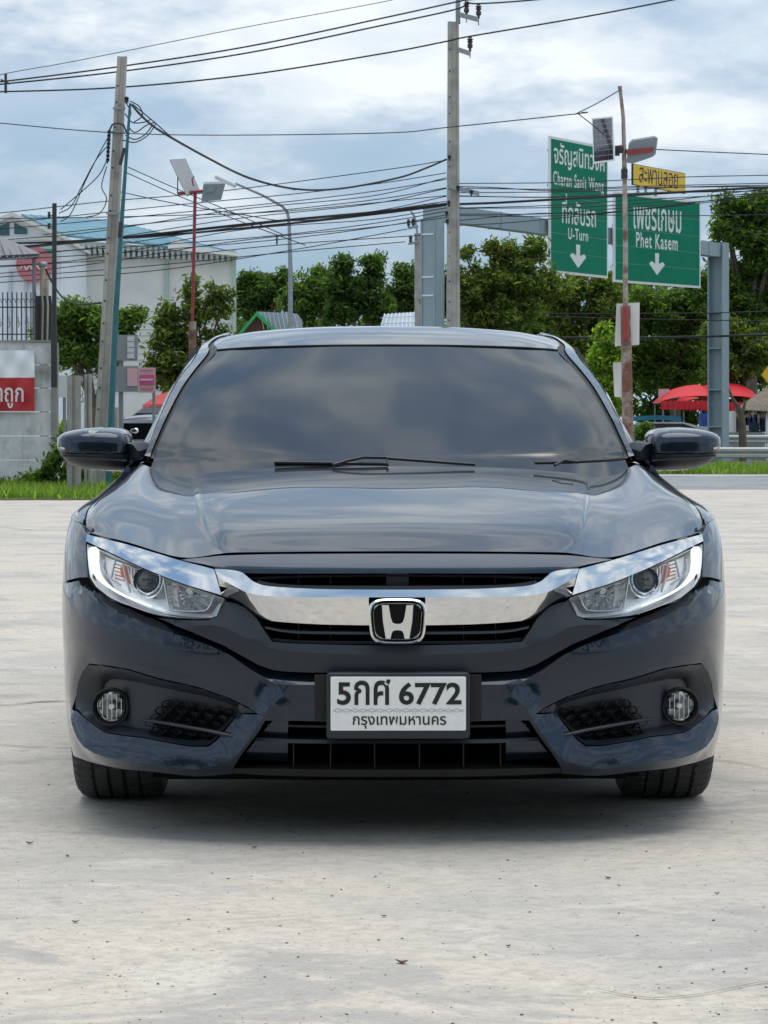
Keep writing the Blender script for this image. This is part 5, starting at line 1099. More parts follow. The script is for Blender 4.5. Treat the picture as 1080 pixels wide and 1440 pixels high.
for (c, w_, d_, py_) in ((GA, .25, .21, (330,390,416,470,500)), (GB, .24, .26, (440,490,548,600))):
    z_ = 6.62 if c is GA else 7.08; cc = c.copy(); cc.z = z_/2
    q = MB(); q.obox(cc+Vector((0,0,0)), GD, GN, (0,0,1), .02 if c is GB else .16, d_, z_/2); q.build('column_web', gs_, G, smooth=False)
    for s in (-1, 1): q = MB(); q.obox(cc+GN*(d_-.01)*s, GD, GN, (0,0,1), w_, .02, z_/2); q.build('column_flange', gs_, G, smooth=False)
    if c is GA:
        for s in (-1, 1): q = MB(); q.obox(cc+GD*(.20)*s, GD, GN, (0,0,1), .012, d_+.01, z_/2-.02); q.build('column_side', gs_, G, smooth=False)
    for py in py_: z2 = CH-(py-HZ)*c.y/F; q = MB(); q.obox(Vector((c.x, c.y, z2)), GD, GN, (0,0,1), w_-.01, d_-.02, .02); q.build('column_stiffener', whitep if c is GA else gs_, G, smooth=False)
sgreen = mat('sign_green', (.0,.20,.11), rough=.65, var=.10, vscale=.9, spec=.2); sback = mat('sign_white', (.74,.77,.76), rough=.4); syel = mat('sign_yellow', (.80,.50,.01), rough=.4); sblk = mat('sign_black', (.01,.01,.01), rough=.5)
def on_plane(px, py, A_, N_):
    d = Vector(((px-540)/F, 1, -(py-HZ)/F)); o = Vector((0, 0, CH)); return o+d*((A_-o).dot(N_)/d.dot(N_))
GLOB_ = (GD, GN)
def road_sign(label, x0, x1, ytop, ybot, face, texts, arrow=None, off=.32, border=.07, rim=sback, posts=(), yaw=0.):
    GD, GN_ = GLOB_; A_ = GA+GN_*off
    if yaw: A_ = on_plane(x0, ybot, A_, GN_); R3 = Matrix.Rotation(math.radians(yaw), 3, 'Z'); GD = R3 @ GD; GN_ = R3 @ GN_
    GN = GN_; tl, tr_ = on_plane(x0, ytop, A_, GN), on_plane(x1, ytop, A_, GN); bl = on_plane(x0, ybot, A_, GN); zt, zb = tl.z, bl.z
    L0 = Vector((tl.x, tl.y, 0)); R0 = Vector((tr_.x, tr_.y, 0)); t = thing('road_sign', label, 'road sign', ((L0+R0)/2+Vector((0,0,zb))))
    c = (L0+R0)/2+Vector((0,0,(zt+zb)/2)); hw = (R0-L0).length/2; hh = (zt-zb)/2
    q = MB(); q.obox(c, GD, GN, (0,0,1), hw, .03, hh); q.build('backing', rim, t, smooth=False)
    n_ = max(1, int(round(2*hh/.55))); ph_ = 2*(hh-border)/n_
    for k in range(n_): q = MB(); q.obox(c+GN*(.034+.0015*(k % 2))+Vector((0,0,-(hh-border)+ph_*(k+.5))), GD, GN, (0,0,1), hw-border, .004, ph_/2-.004); q.build('panel', face, t, smooth=False)
    for z_ in np.linspace(zb+.5, zt-.4, 4 if hh > 1 else 0): q = MB(); q.obox(Vector((c.x,c.y,z_))-GN*.06, GD, GN, (0,0,1), hw-.05, .03, .03); q.build('rail', steel, t, smooth=False)
    F0_ = A_+GN*.042
    for (s, a, b, y0, y1, m, bo) in texts:
        p0 = on_plane(a, y1, F0_, GN); p1 = on_plane(b, y1, F0_, GN); pt = on_plane((a+b)/2, y0, F0_, GN); pb_ = on_plane((a+b)/2, y1, F0_, GN)
        wd = (Vector((p1.x-p0.x, p1.y-p0.y, 0))).length; ht = pt.z-pb_.z; q = text_mb(s, wd, ht, bold=bo, spacing=1.14 if s.isascii() else 1.0); bs = Vector((p0.x, p0.y, pb_.z)); q.v = [tuple(bs+GD*x+Vector((0,0,z))) for x, _, z in q.v]; q.build('lettering', m, t, smooth=False, recalc=False)
    if arrow:
        ax_, y0, y1, wpx = arrow; top = on_plane(ax_, y0, F0_, GN); bot = on_plane(ax_, y1, F0_, GN); H = top.z-bot.z; W_ = (on_plane(ax_+wpx, y0, F0_, GN)-top).length
        ol = [(-.25,1),(.25,1),(.22,.52),(.72,.62),(1,.50),(0,0),(-1,.50),(-.72,.62),(-.22,.52)]; q = MB(); q.add([tuple(Vector((top.x,top.y,bot.z))+GD*(x*W_)+Vector((0,0,z*H))) for x, z in ol], [(0,1,2,8),(2,3,4,5),(8,2,5),(5,6,7,8)]); q.build('arrow', sback, t, smooth=False, recalc=False)
    for px in posts: p = on_plane(px, ybot, A_-GN*.05, GN); q = MB(); q.tube([Vector((p.x,p.y,zt-.1)), Vector((p.x,p.y,6.6))], .05, 6); q.build('post', steel, t)
    for px in ((x0*.7+x1*.3), (x0*.3+x1*.7)): p = on_plane(px, ybot, A_-GN*.14, GN); q = MB(); q.obox(Vector((p.x,p.y,6.84)), GD, GN, (0,0,1), .05, .10, .25); q.build('bracket', steel, t, smooth=False)
    return t
road_sign('tall green road sign with Thai text above Charan Sanit Wong and U-Turn', 772, 853.5, 191, 383, sgreen, [('จรัญสนิทวงศ์', 779, 851, 206, 242, sback, .012), ('Charan Sanit Wong', 778, 849, 246, 271, sback, .012), ('ทีกลับรถ', 790.5, 838, 284, 317, sback, .012), ('U-Turn', 799, 827, 322, 338, sback, .015)], (813, 344, 377, 11.5))
p = on_plane(796.5, 277, GA+GN*.362, GN); q = MB(); q.obox(p, GD, GN, (0,0,1), .025, .002, .10); solo(q, 'tone_mark', sback, 'x', 'x') if False else q.build('tone_mark', sback, [o for o in bpy.data.objects if o.name == 'road_sign'][0], smooth=False)
road_sign('square green road sign with Thai text above Phet Kasem', 862.5, 984, 269, 396.5, sgreen, [('เพชรเกษม', 891, 958, 293, 325, sback, .010), ('Phet Kasem', 894.5, 953, 329, 350, sback, .015)], (924, 356, 387, 11), yaw=-8)
road_sign('small yellow road sign with black Thai text above the square green sign', 889, 962.5, 230, 260, syel, [('สะพานลอย', 899, 953.5, 239, 261, sblk, .0)], border=.012, rim=sblk, off=.2, posts=(897, 908, 922))
# ================================================================ RUSTY LAMP POST ON THE RIGHT
YR = 35
t = thing('solar_lamp_post', 'rusty lamp post with dark solar panel in front of the road signs', 'lamp post', (P(884,0,YR).x, YR, 0))
MB().tube([(P(885,0,YR).x,YR,0), P(883,600,YR), P(879.5,430,YR)], [.078,.075,.068], 12).build('lower_tube', rust, t)
MB().tube([P(879.5,440,YR), P(879.5,330,YR), P(878,230,YR), P(876.5,165,YR), P(872.5,130,YR), P(871.5,121,YR)], [.036,.034,.032,.026,.024,.03], 10).build('upper_tube', mat('weathered_tube', (.34,.30,.27), rough=.6, metal=.1, var=.25, vscale=9, col2=(.20,.10,.07), c2scale=5, c2pos=(.50,.62)), t)
MB().tube([P(880.5,478,YR-.08), P(879,432,YR-.08)], .035, 8).build('red_sleeve', redm, t)
pn = [P(832.5,166,34.5), P(862,163.5,35.1), P(864.5,226,34.9), P(834.5,230,34.3)]
q = MB(); q.prism(pn, (0,.03,0)); q.build('panel_frame', whitep, t, smooth=False)
cell = mat('solar_cell', (.02,.022,.045), rough=.15, coat=.5)
U_, V_ = pn[1]-pn[0], pn[3]-pn[0]
for i in range(4):
    for j in range(8):
        a, b, c, d = .05+i*.225, .05+i*.225+.215, .035+j*.117, .035+j*.117+.108; q = MB(); q.prism([pn[0]+U_*x+V_*y+Vector((0,-.012,0)) for x, y in ((a,c),(b,c),(b,d),(a,d))], (0,.008,0)); q.build('solar_cell', cell, t, smooth=False)
q = MB(); q.prism([P(x,y,YR-.05) for x,y in ((885,203),(890,198),(921,193),(925,195),(922,217),(917,221),(890,230),(882,229))], (0,.09,.03)); o = q.build('lamp_head', lampg, t, smooth=False)
q = MB(); q.prism([P(x,y,YR-.09) for x,y in ((881,211),(920,207),(918,213),(882,218))], (0,.03,0)); q.build('lamp_bracket', redm, t, smooth=False)
q = MB(); q.tube([P(865,212,YR), P(883,213,YR)], .03, 6); q.tube([P(868,205,YR), P(868,219,YR)], .035, 6); q.ball(P(872,209,YR-.03), .05, .05, .05, 6); q.build('panel_bracket', iron, t)
for py in (241, 248): q = MB(); q.lathe([(.045,-.03),(.045,.03)], P(878,py,YR), n=10); q.build('band', iron, t)
def paper(c, label):
    q = MB(); n = 6; v = []
    for j in range(n+1):
        for i in range(n+1):
            u_, w_ = i/n, j/n; x = (c[0][0]*(1-u_)+c[1][0]*u_)*(1-w_)+(c[3][0]*(1-u_)+c[2][0]*u_)*w_; y = (c[0][1]*(1-u_)+c[1][1]*u_)*(1-w_)+(c[3][1]*(1-u_)+c[2][1]*u_)*w_; v.append(P(x, y, YR+.10+.02*math.sin(u_*3+w_*2)))
    q.add(v, [(j*(n+1)+i, j*(n+1)+i+1, (j+1)*(n+1)+i+1, (j+1)*(n+1)+i) for j in range(n) for i in range(n)]); q.add([a+Vector((0,.008,0)) for a in v], [(j*(n+1)+i, j*(n+1)+i+1, (j+1)*(n+1)+i+1, (j+1)*(n+1)+i)[::-1] for j in range(n) for i in range(n)]); solo(q, 'paper_notice', mat('paper_white', (.70,.70,.68), rough=.8) if 'upper' in label else bpy.data.materials['paper_white'], label, 'notice', recalc=False)
paper(((867,427),(899.5,425.5),(899,485),(864.5,487)), 'large blank white sheet tied to the rusty lamp post, the upper one')
paper(((862,510),(876,509),(876,559),(864,558)), 'narrow blank white sheet tied to the rusty lamp post, the lower one')
a = P(808,497,98); b = P(828,483,98); q = MB(); q.box(a.x,b.x,98,98.05,a.z,b.z); q.tube([(a.x+.3,98.1,0),(a.x+.3,98.1,a.z+.2)], .04, 6); solo(q, 'small_notice', mat('pale_green_notice', (.42,.52,.42)), 'pale green notice among the trees above the right windscreen corner', 'sign', smooth=False)
# ================================================================ GUARD RAIL
ra_ = mat('guard_rail_steel', (.46,.47,.46), rough=.45, metal=.3, var=.08)
def rail(Y, z0, h, px0, px1, label, sp, nm='guard_rail'):
    x0, x1 = P(px0,0,Y).x, P(px1,0,Y).x; t = thing(nm, label, 'guard rail', ((x0+x1)/2, Y, 0))
    pr = [(0,0),(.035,-.03),(.10,-.03),(.15,.03),(.20,-.03),(.27,-.03),(.305,0)]; k = h/.305
    q = MB(); q.add([(x, Y+b, z0+a*k) for x in (x0, x1) for a, b in pr], [(i, i+1, 8+i, 7+i) for i in range(6)]); q.build('beam', ra_, t, recalc=False, smooth=False)
    for i in range(int((x1-x0)/sp)+1): q = MB(); x = x0+.9+i*sp; q.box(x-.06, x+.06, Y+.04, Y+.16, 0, z0+h*.9); q.build('post', ra_, t, smooth=False)
rail(66, .33, .27, 780, 1240, 'steel guard rail in the foreground of the verge right of the car', 4.0)
rail(88, .60, .26, 990, 1240, 'far steel guard rail in front of the market stalls', 4.0)
# ================================================================ MARKET
redc = mat('red_canvas', (.62,.012,.022), rough=.6, var=.08, vscale=3)
def tent(pxl, pxr, peak, peaky, eave, Y, depth, label):
    xl, xr = P(pxl,0,Y).x, P(pxr,0,Y).x; zp = P(0,peaky,Y).z; ze = P(0,eave,Y).z; xp = P(peak,0,Y).x; t = thing('red_tent', label, 'tent', ((xl+xr)/2, Y+depth/2, 0))
    rows = []
    for j, v in enumerate(np.linspace(0, 1, 9)):
        yy = Y+depth*v; k = math.sin(math.pi*min(1, .12+v*.76)); rows.append([(x, yy, ze+(zp-ze)*k*(max(0, 1-((x-xp)/((xr-xp) if x > xp else (xp-xl)))**2))**.6) for x in np.linspace(xl, xr, 25)])
    q = MB(); q.add([p for r in rows for p in r], [(j*25+i, j*25+i+1, (j+1)*25+i+1, (j+1)*25+i) for j in range(8) for i in range(24)]); q.build('canopy', redc, t, recalc=False)
    q = MB(); n = 60; q.add([(xl+(xr-xl)*i/n, Y-.02, ze+.06) for i in range(n+1)]+[(xl+(xr-xl)*i/n, Y-.03+.02*math.sin(i), ze-.20-.07*abs(math.sin(i*.8))) for i in range(n+1)], [(i, i+1, n+2+i, n+1+i) for i in range(n)]); q.build('valance', redc, t, recalc=False, smooth=False)
    for x in (xl+.1, xr-.1):
        for y in (Y+.1, Y+depth-.1): MB().tube([(x,y,0),(x,y,ze)], .03, 6).build('leg', steel, t)
tent(929, 1004, 990, 540, 566, 92, 3.0, 'left red market tent with scalloped edge behind the gantry column')
tent(958, 1076, 1030, 537, 568, 95, 3.0, 'right red market tent with domed top behind the gantry column')
# thatched hut
t = thing('thatched_hut', 'thatched stall roof with fringe and hanging clothes at the right edge', 'hut', (P(1085,0,90).x, 90, 0))
th = mat('thatch', (.20,.17,.13), rough=.95, var=.35, vscale=8); thp = mat('straw_fringe', (.38,.29,.18), rough=.9, island=.4)
q = MB(); q.add([P(1034,577,89.5), P(1130,581,89.5), P(1130,520,92), P(1075,548,92)]+[P(1034,580,89.6), P(1130,584,89.6), P(1130,523,92), P(1075,551,92)], [(0,1,2,3),(7,6,5,4),(0,4,5,1),(0,3,7,4)]); q.build('roof', th, t, smooth=False)
for k in range(16): q = MB(); a = P(1034+3*k,577+.1*k,89.45); b = a.lerp(P(1075,548,91.9), .9) if k < 12 else a+Vector((.5,2,.9)); q.tube([a, b], .03, 4); q.build('thatch_ridge', th, t, smooth=False)
q = MB()
for k in range(90): x = random.uniform(1036, 1100); l = random.uniform(4, 13); a = P(x, 578, 89.4); q.add([a, a+Vector((.05,0,0)), a+Vector((random.uniform(-.1,.1), 0, -l*.024))], [(0,1,2)])
o = q.build('fringe', thp, t, smooth=False, recalc=False); o['kind'] = 'stuff'
for px in (1078.5, 1110): MB().tube([(P(px,0,89.6).x,89.6,0), P(px,578,89.6)], .05, 6).build('post', whitep, t)
cols_ = [(.02,.04,.20), (.03,.06,.22), (.30,.30,.32), (.02,.03,.06), (.25,.10,.08)]
for k in range(9):
    px = 1018+k*7; lb_ = 'garment hanging in the stall under the right tents, '+('leftmost', *ORD[1:])[k]+(' from the left' if k else '')+' in the row'; a = P(px, 581, 91.5); w_ = random.uniform(.10, .16); h_ = random.uniform(.4, .75); q = MB(); q.prism([a+Vector((-w_,0,0)), a+Vector((-w_*.4,0,.06)), a+Vector((w_*.4,0,.06)), a+Vector((w_,0,0)), a+Vector((w_*.9,0,-h_)), a+Vector((-w_*.9,0,-h_))], (0,.05,0)); nm = 'cloth%d' % (k % 5)
    solo(q, 'hanging_shirt', bpy.data.materials.get(nm) or mat(nm, cols_[k % 5], rough=.8, var=.2), lb_, 'clothing', 'garments hanging in the stall', smooth=False)
q = MB(); q.tube([(P(1030,0,90.5).x,90.5,0), P(1030,578,90.5)], .13, 12); solo(q, 'white_column', whitep, 'short white round column under the red tent right of the gantry', 'column')
for i, (px0, px1, y0, y1, Y, m_, lb, ct_) in enumerate(((985,998,581,608,91,'b','stack of blue crates left of the gantry column','crate stack'), (1015,1076,608,619,89.5,'g','long grey stall counter behind the far guard rail','counter'), (1056,1068,594,609,90.6,'d','dark blue bin on the stall counter','bin'), (1046,1053,598,606,90.4,'w','small white card on the stall counter','card'))):
    mm = {'b': mat('crate_blue', (.02,.07,.35), rough=.5), 'g': mat('counter_grey', (.25,.28,.28), rough=.7, var=.2), 'd': mat('bin_dark', (.02,.05,.08), rough=.5), 'w': whitep}[m_]
    a = P(px0,y1,Y); b = P(px1,y0,Y); bt = thing({'b':'crate_stack','g':'stall_counter','d':'dark_bin','w':'white_card'}[m_], lb, ct_, ((a.x+b.x)/2, Y, 0)); n = 5 if m_ == 'b' else 1; z0 = 0 if m_ in 'bg' else a.z; hh = (b.z-z0)/n
    for k in range(n): q = MB(); q.box(a.x, b.x, Y, Y+.5, z0+hh*k+(.02 if n > 1 else 0), z0+hh*(k+1)); q.build('crate' if n > 1 else 'body', mm, bt, smooth=False)
q = MB(); q.tube([(P(1045,0,86).x,86,0), P(1044,600,86), P(1041,578,86), P(1030,560,86), P(1022,540,86)], [.14,.13,.10,.05,.03], 8); q.tube([P(1043,585,86), P(1048,565,86)], [.08,.04], 6); solo(q, 'bare_trunk', bark, 'bare dark forked trunk in front of the thatched hut', 'tree trunk')
t = thing('warning_sign', 'orange diamond warning sign on a white post at the right edge', 'road sign', (P(1083,0,82).x, 82, 0))
c = P(1083,527,82); q = MB(); q.prism([c+Vector(v) for v in ((-.28,0,0),(0,0,.36),(.28,0,0),(0,0,-.36))], (0,.02,0)); q.build('plate', mat('warning_orange', (.80,.36,.01), rough=.4), t, smooth=False); q = MB(); q.prism([c+Vector((0,-.008,0))+Vector(v) for v in ((-.24,0,0),(0,0,.31),(.24,0,0),(0,0,-.31))], (0,.004,0)); q.build('border', syel, t, smooth=False); MB().tube([(c.x,82.05,0),(c.x,82.05,c.z)], .04, 8).build('post', whitep, t)
t = boxpx(926, 941, 547, 562, 93, .04, 'pink_notice', pinkp, 'small pale pink notice left of the red tents', 'sign', 933)
# blue canoe on a white pickup roof rack
t = thing('blue_boat', 'narrow light blue boat resting on a rack behind the right mirror', 'boat', (P(920,0,86).x, 86, P(0,592,86).z))
q = MB(); hull = [(888,588.5,.02),(900,587,.20),(925,586,.28),(945,587,.2),(958,588.5,.02)]; vs = []
for px, py, w_ in hull:
    p = P(px, py, 86); vs += [p+Vector((0,-w_,.05)), p+Vector((0,-w_*.7,-.10)), p+Vector((0,w_*.7,-.10)), p+Vector((0,w_,.05))]
q.add(vs, [(4*i+j, 4*i+4+j, 4*i+5+j, 4*i+1+j) for i in range(4) for j in range(3)]+[(4*i, 4*i+3, 4*i+7, 4*i+4) for i in range(4)]); q.build('hull', mat('boat_blue', (.05,.26,.42), rough=.4), t)
carw = mat('car_white', (.62,.63,.64), rough=.25, coat=.8); darkg = mat('car_glass', (.02,.025,.03), rough=.08)
def side_car(label, x0, Y, L_, H, m, yaw=0., nm='far_car'):
    t = thing(nm, label, 'car', (x0, Y, 0)); pr = [(0,.35),(.0,.65),(.06,.78),(.25,.85),(.36,1.0),(.46,1.0),(.70,1.0),(.82,.90),(.98,.86),(1,.6),(1,.35)]; pr = [(a*L_, (b if b <= .66 else .66+(b-.66)*1.0)*H) for a, b in pr]
    q = MB(); q.prism([(x0-L_/2+a, Y-.85, b) for a, b in [(p[0], p[1]) for p in pr]], (0, 1.7, 0)); q.build('body', m, t, smooth=False)
    q = MB(); q.prism([(x0-L_/2+a*L_, Y-.87, b*H) for a, b in ((.29,.83),(.38,.96),(.70,.96),(.80,.84))], (0, 1.74, 0)); q.build('windows', darkg, t, smooth=False)
    for a in (.18, .80): q = MB(); q.lathe([(.001,-.1),(.2,-.1),(.32,-.08),(.32,.08),(.001,.1)], (x0-L_/2+a*L_, Y-.82, .32), (0,1,0), 20); q.build('wheel', rubber, t)
    return t
side_car('white car parked under the blue boat behind the right mirror', P(928,0,86).x, 87.5, 4.2, 1.30, carw)
# ================================================================ LEFT VEHICLES
t = thing('parked_van', 'pale grey van with sloping windscreen behind the left mirror', 'van', (P(250,0,72).x, 72, 0))
vg = mat('van_silver', (.42,.45,.47), rough=.3, coat=.6); q = MB(); x0 = P(160,0,72).x
q.prism([(x0,71,.4),(x0,71,.95),(x0+.35,71,1.25),(x0+1.3,71,1.95),(x0+1.9,71,2.05),(x0+4.6,71,2.05),(x0+4.8,71,.4)], (0,1.8,0)); q.build('body', vg, t, smooth=False)
q = MB(); q.prism([(x0+.42,70.95,1.28),(x0+1.32,70.95,1.90),(x0+1.8,70.95,1.95),(x0+1.8,70.95,1.28)], (0,1.9,0)); q.build('window', darkg, t, smooth=False)
for dx in (.8, 3.9): q = MB(); q.lathe([(.001,-.1),(.33,-.08),(.33,.1),(.001,.1)], (x0+dx,71.05,.33), (0,1,0), 20); q.build('wheel', rubber, t)
t = PKT = thing('pickup_truck', 'dark pickup truck facing the camera between left mirror and windscreen pillar', 'pickup truck', (P(194,0,60).x, 60, 0))
pk = mat('pickup_dark', (.20,.22,.24), rough=.25, coat=1., metal=.4); px_ = P(194,0,60).x
rows = [[(px_+u_*.92*k, 60+y_+.22*u_*u_, z_-.05*u_*u_) for u_ in np.linspace(-1,1,9)] for k, y_, z_ in ((.94,.0,1.20),(.96,.06,1.30),(.95,.35,1.38),(.93,1.0,1.42))]
loft(rows, 2, 3).build('hood', pk, t)
q = MB(); q.add([(px_+u_*.92, 60-.02+.22*u_*u_, z_) for z_ in (1.20,.95,.80,.35) for u_ in np.linspace(-1,1,9)], [(j*9+i, j*9+i+1, (j+1)*9+i+1, (j+1)*9+i) for j in range(3) for i in range(8)]); q.build('front_panel', pk, t)
q = MB(); q.box(px_-.47, px_+.47, 59.90, 59.99, .82, 1.19); q.build('grille', voidm, t, smooth=False)
q = MB(); q.lathe([(.001,-.02),(.10,-.02),(.13,0)], (px_, 59.88, 1.02), (0,1,0), 24); q.v = [(x, y, 1.02+(z-1.02)*.5) for x, y, z in q.v]; q.build('badge', chrome, t)
q = MB(); q.lathe([(.001,-.024),(.085,-.024),(.09,-.018)], (px_, 59.877, 1.02), (0,1,0), 24); q.v = [(x, y, 1.02+(z-1.02)*.45) for x, y, z in q.v]; q.build('badge_oval', mat('badge_navy', (.01,.02,.05), rough=.3), t)
q = MB(); q.box(px_-.18, px_+.24, 59.86, 59.92, .50, .78); q.build('number_plate', whitep, t, smooth=False)
q = MB(); q.box(px_-.92, px_+.92, 59.93, 60.1, .38, .62); q.build('bumper', dkpl2, t, smooth=False)
for s in (-1, 1): q = MB(); q.box(px_+s*.72-.2, px_+s*.72+.2, 60.02, 60.12, .92, 1.15); q.build('headlight', lampin, t, smooth=False)
q = MB(); q.prism([(px_-.92,61.0,1.40),(px_+.92,61.0,1.40),(px_+.72,61.8,1.86),(px_-.72,61.8,1.86)], (0,.03,.03)); q.build('windscreen', darkg, t, smooth=False)
q = MB(); q.box(px_-.9,px_+.9,60.3,65,.5,1.32); q.box(px_-.72,px_+.72,61.8,63.4,1.32,1.86); q.build('body', pk, t, smooth=False)
for s in (-1, 1):
    for yy in (60.9, 64.2): q = MB(); q.lathe([(.001,-.13),(.38,-.11),(.38,.11),(.001,.13)], (px_+s*.80, yy, .38), (1,0,0), 20); q.build('wheel', rubber, t)
PKT.rotation_euler.z = -.62
q = MB(); t = thing('red_parasol', 'faded red parasol behind the pickup beside the windscreen pillar', 'parasol', (P(238,0,57).x, 57, 0))
q.lathe([(.62,-.26),(.60,-.20),(.3,.0),(.001,.10)], P(240,556,57), n=8); q.build('canopy', mat('red_parasol_cloth', (.55,.07,.06), rough=.6), t, smooth=False); MB().tube([(P(240,0,57).x,57,0), P(240,557,57)], .03, 6).build('pole', steel, t)
# ================================================================ OVERHEAD WIRES
wm = mat('cable_black', (.012,.012,.014), rough=.6); wg = mat('cable_grey', (.10,.11,.12), rough=.5)
def nth(i): return ORD[i] if i == 0 else ORD[i]+' from the top'
def wire(pts, rpx, label, group=None, Y=None, m=None, nm='overhead_wire', sm=8):
    pp_ = [P(x, y, (d[0] if d else Y)) for x, y, *d in pts]; q = MB(); q.tube(cat_rom([tuple(p) for p in pp_], sm), rpx*1.08*(Y or 50)/F, 5); return solo(q, nm, m or wm, label, 'cable', group)
wire([(-60,121,53),(10,103,53),(110,85,53),(330,41,54),(560,-2,55),(700,-40,56)], .55, 'thinnest topmost grey wire rising from the left edge to the top of the photo', Y=54, m=wg)
g1 = 'high voltage wires'
wire([(-60,120),(0,115),(165,94),(350,65),(540,25),(640,3),(656,0),(673,-2),(760,-14),(1000,-50)], 1.1, 'upper of two close black wires running to the top of the middle pole', g1, Y=54)
wire([(-60,124),(0,118.5),(165,101),(350,74),(540,35),(641,13),(656,4),(673,5),(748,0),(950,-20)], 1.1, 'lower of two close black wires running to the top of the middle pole', g1, Y=54.2)
wire([(-60,130),(0,129),(165,123),(350,105),(540,75),(628,58),(661,51),(820,24),(945,0),(1100,-32)], 1.1, 'third black wire crossing the middle pole at its lone lower insulator', g1, Y=54.4)
wire([(-40,168,42),(0,173,42),(150,186,42),(300,190,42),(540,187,40),(630,179,38),(810,160,36),(818,158,35.5)], .7, 'thin wire from the left pole to the rusty lamp post passing over the signs', Y=40)
wire([(808,161),(840,145),(871,127)], .7, 'short upper tail of the thin wire tied to the tip of the rusty post', Y=35)
wire([(812,159),(835,177),(850,190)], .7, 'short lower tail of the thin wire running down to the solar panel', Y=34.2)
wire([(890,208),(960,212),(1100,218)], .7, 'thin wire leaving the lamp head towards the right edge', Y=35.2)
wire([(185,147,44),(200,164,44),(225,184,45),(290,221,47),(350,250,49),(415,265.5,50),(480,265,52),(560,250,54),(600,236,54.5),(628,224,54.7)], 1.5, 'thick twisted sagging cable from the left pole to the middle pole', Y=48, nm='twisted_cable')
wire([(187,147,44),(215,170,45),(250,199,46),(300,226,47.3),(350,251,49),(415,267,50)], .8, 'thin cable sagging alongside the thick twisted cable', Y=46)
gb = 'low cable bundle'
thick = [([(-40,352),(40,346.5),(149,336.5),(230,328),(330,317),(420,308),(520,299),(600,290),(629,286.5)], 1.9, 'heavy black cable low across the left half, upper of the two thick ones'), ([(-40,342),(60,341),(175,334.5),(230,331),(330,322),(420,313),(520,302),(600,292),(628,288)], 1.5, 'heavy black cable low across the left half, lower of the two thick ones'), ([(646,287),(700,285),(770,281),(860,276),(960,270),(1100,262)], 1.7, 'heavy black cable crossing the faces of the green signs')]
for pts, r, lb in thick: wire(pts, r, lb, Y=56)
thin = [[(-40,302),(20,297.5),(150,283),(300,270),(540,239),(628,225)], [(-40,318),(60,308),(240,289),(420,272),(540,257),(628,243)], [(-40,325),(60,317),(240,300),(420,282),(540,267),(628,252)], [(60,330),(240,311),(420,293),(540,279),(628,264)], [(-40,360),(100,352),(240,343),(400,330),(540,312),(628,297)], [(-40,367),(100,360),(240,350),(400,336),(540,318),(628,302)], [(-40,378),(100,369),(240,360),(400,344),(590,331)], [(-40,392),(100,383),(240,371),(400,355),(570,340)], [(-40,400),(100,390),(240,378),(420,350),(573,322)], [(180,235),(245,264),(330,300),(400,331)], [(178,243),(250,275),(340,312),(430,345)], [(170,270),(240,285),(330,300),(430,310),(628,283)], [(-40,308),(100,306),(240,303),(400,297),(628,275)]]
rw = random.Random(5)
for k in range(5):
    y0 = 332+k*12; y1 = 270+k*11; y2 = 224+k*18+rw.uniform(-4, 4); thin.append([(-40, y0+8), (120, y0-6+rw.uniform(-3,3)), (330, (y0+y1)/2-8+rw.uniform(-4,4)), (520, y1+6), (628, y2*.45+y1*.55)])
for i, pts in enumerate(sorted(thin, key=lambda p: (-p[-1][0]//60, p[-1][1]))): wire(pts, .62, 'thin cable of low left bundle, '+nth(i)+' near middle pole', gb, Y=55.5)
rightw = [[(646,258),(770,257),(860,254),(960,249),(1100,246)], [(646,262),(700,264),(775,268),(900,264),(1100,262)], [(646,271),(770,270),(860,268),(960,263),(1100,260)], [(646,276),(780,277),(900,272),(1100,268)], [(646,293),(770,292),(860,289),(960,280),(1100,262)], [(646,303),(760,304),(860,298),(960,287),(1100,268)], [(646,310),(760,300),(880,303),(1000,303),(1100,301)], [(646,317),(730,312),(880,297),(1000,284),(1100,270)]]
for k in range(4): y0 = 264+k*13; rightw.append([(646, y0+rw.uniform(-3,3)), (770, y0+2-k*1.5), (900, y0-2-k*3.6), (1100, 262+k*3+rw.uniform(-5,5))])
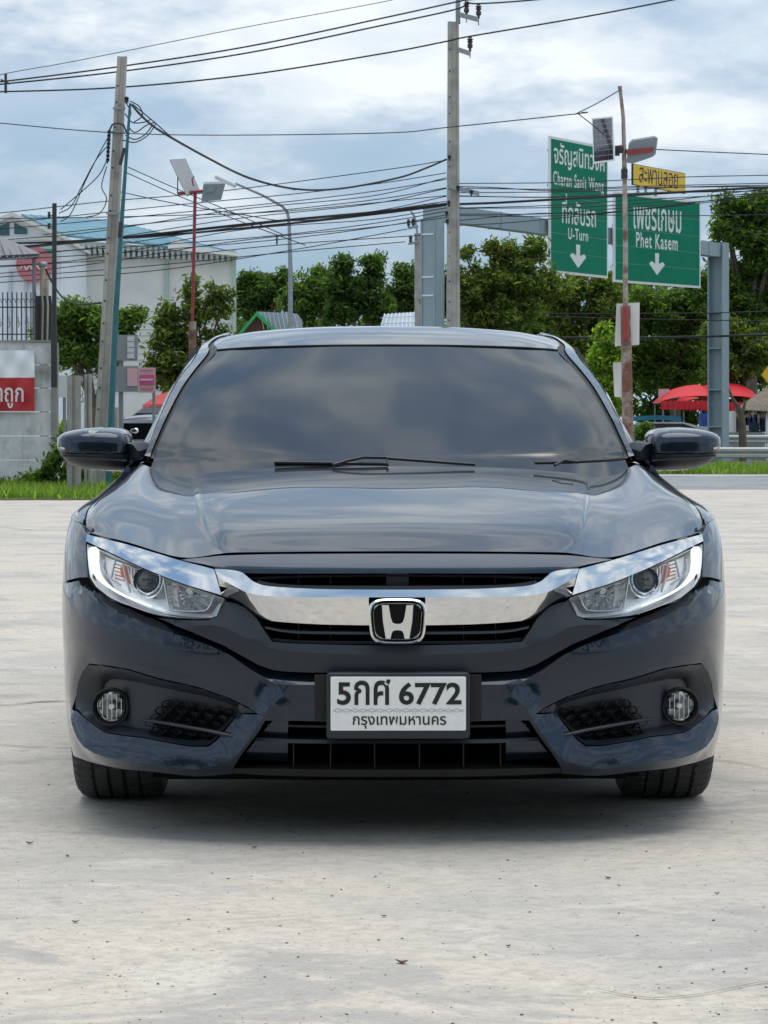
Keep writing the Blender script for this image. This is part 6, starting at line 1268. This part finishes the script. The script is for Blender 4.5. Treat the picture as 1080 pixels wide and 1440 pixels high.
for i, pts in enumerate(sorted(rightw, key=lambda p: p[0][1])): wire(pts, .62, 'thin cable crossing green signs, '+nth(i)+' near middle pole', 'right cable bundle', Y=56.5)
for pts, lb in (([(760,441),(880,441),(1000,440),(1100,437)], 'upper'), ([(700,443),(880,448),(1100,452)], 'lower')): wire(pts, .7, lb+' thin dark cable strung low in front of the right hand trees', 'cables before the trees', Y=84)
wire([(790,475),(900,475),(1000,473),(1100,470)], 1.6, 'thick dark cable strung low in front of the right hand trees', Y=84)
SV = ('outermost, reaching lowest left', 'second, just inside the outermost', 'third, ending highest on the black pole', 'innermost, hanging beside the pole')
for si, pts in enumerate(([(154,190),(140,215),(120,255),(100,300),(85,312)], [(154,202),(135,225),(115,262),(100,290),(83,300)], [(152,222),(140,245),(120,265),(85,295)], [(150,234),(143,262),(150,280),(140,300),(118,306)])): wire(pts, .7, 'slack service cable left of the leaning pole, '+SV[si], 'slack service cables', Y=44.5)
LP_ = ('longest, from the pole top', 'lowest but one, deep sag', 'lowest of all', 'short flat loop', 'loop starting highest')
for si, pts in enumerate(([(178,146),(184,158),(180,175),(190,186),(206,176),(218,172)], [(176,190),(190,196),(205,188),(215,175)], [(172,197),(190,200),(208,190),(219,174)], [(176,160),(186,172),(202,172),(212,168)], [(183,142),(196,150),(200,163),(188,172)])): wire(pts, .8, 'cable loop at the head of the teal post, '+LP_[si], 'cable loops at the teal post', Y=43.8)
wire([(64,378,46.5),(75,400,46.5),(90,420,46),(110,428,45),(142,426,44)], 1.3, 'thick black cable drooping from the beige pipes to the leaning pole', Y=46)
# far crossarm seen at the left edge
q = MB(); q.tube([P(8,104,52.9), P(8,131,52.9)], .03, 6); q.tube([P(1,112,52.9), P(14,118,52.9)], .02, 5); solo(q, 'wire_spacer', iron, 'small wire spacer hanging on the high wires at the left edge', 'spacer')
q = MB(); q.tube([P(389.5,331,55.4), P(389.5,344,55.4)], .02, 5); q.tube([P(386,337,55.4), P(393,337,55.4)], .012, 5); solo(q, 'cable_clamp', iron, 'tiny cross-shaped clamp on the low cables left of the street lamp', 'clamp')
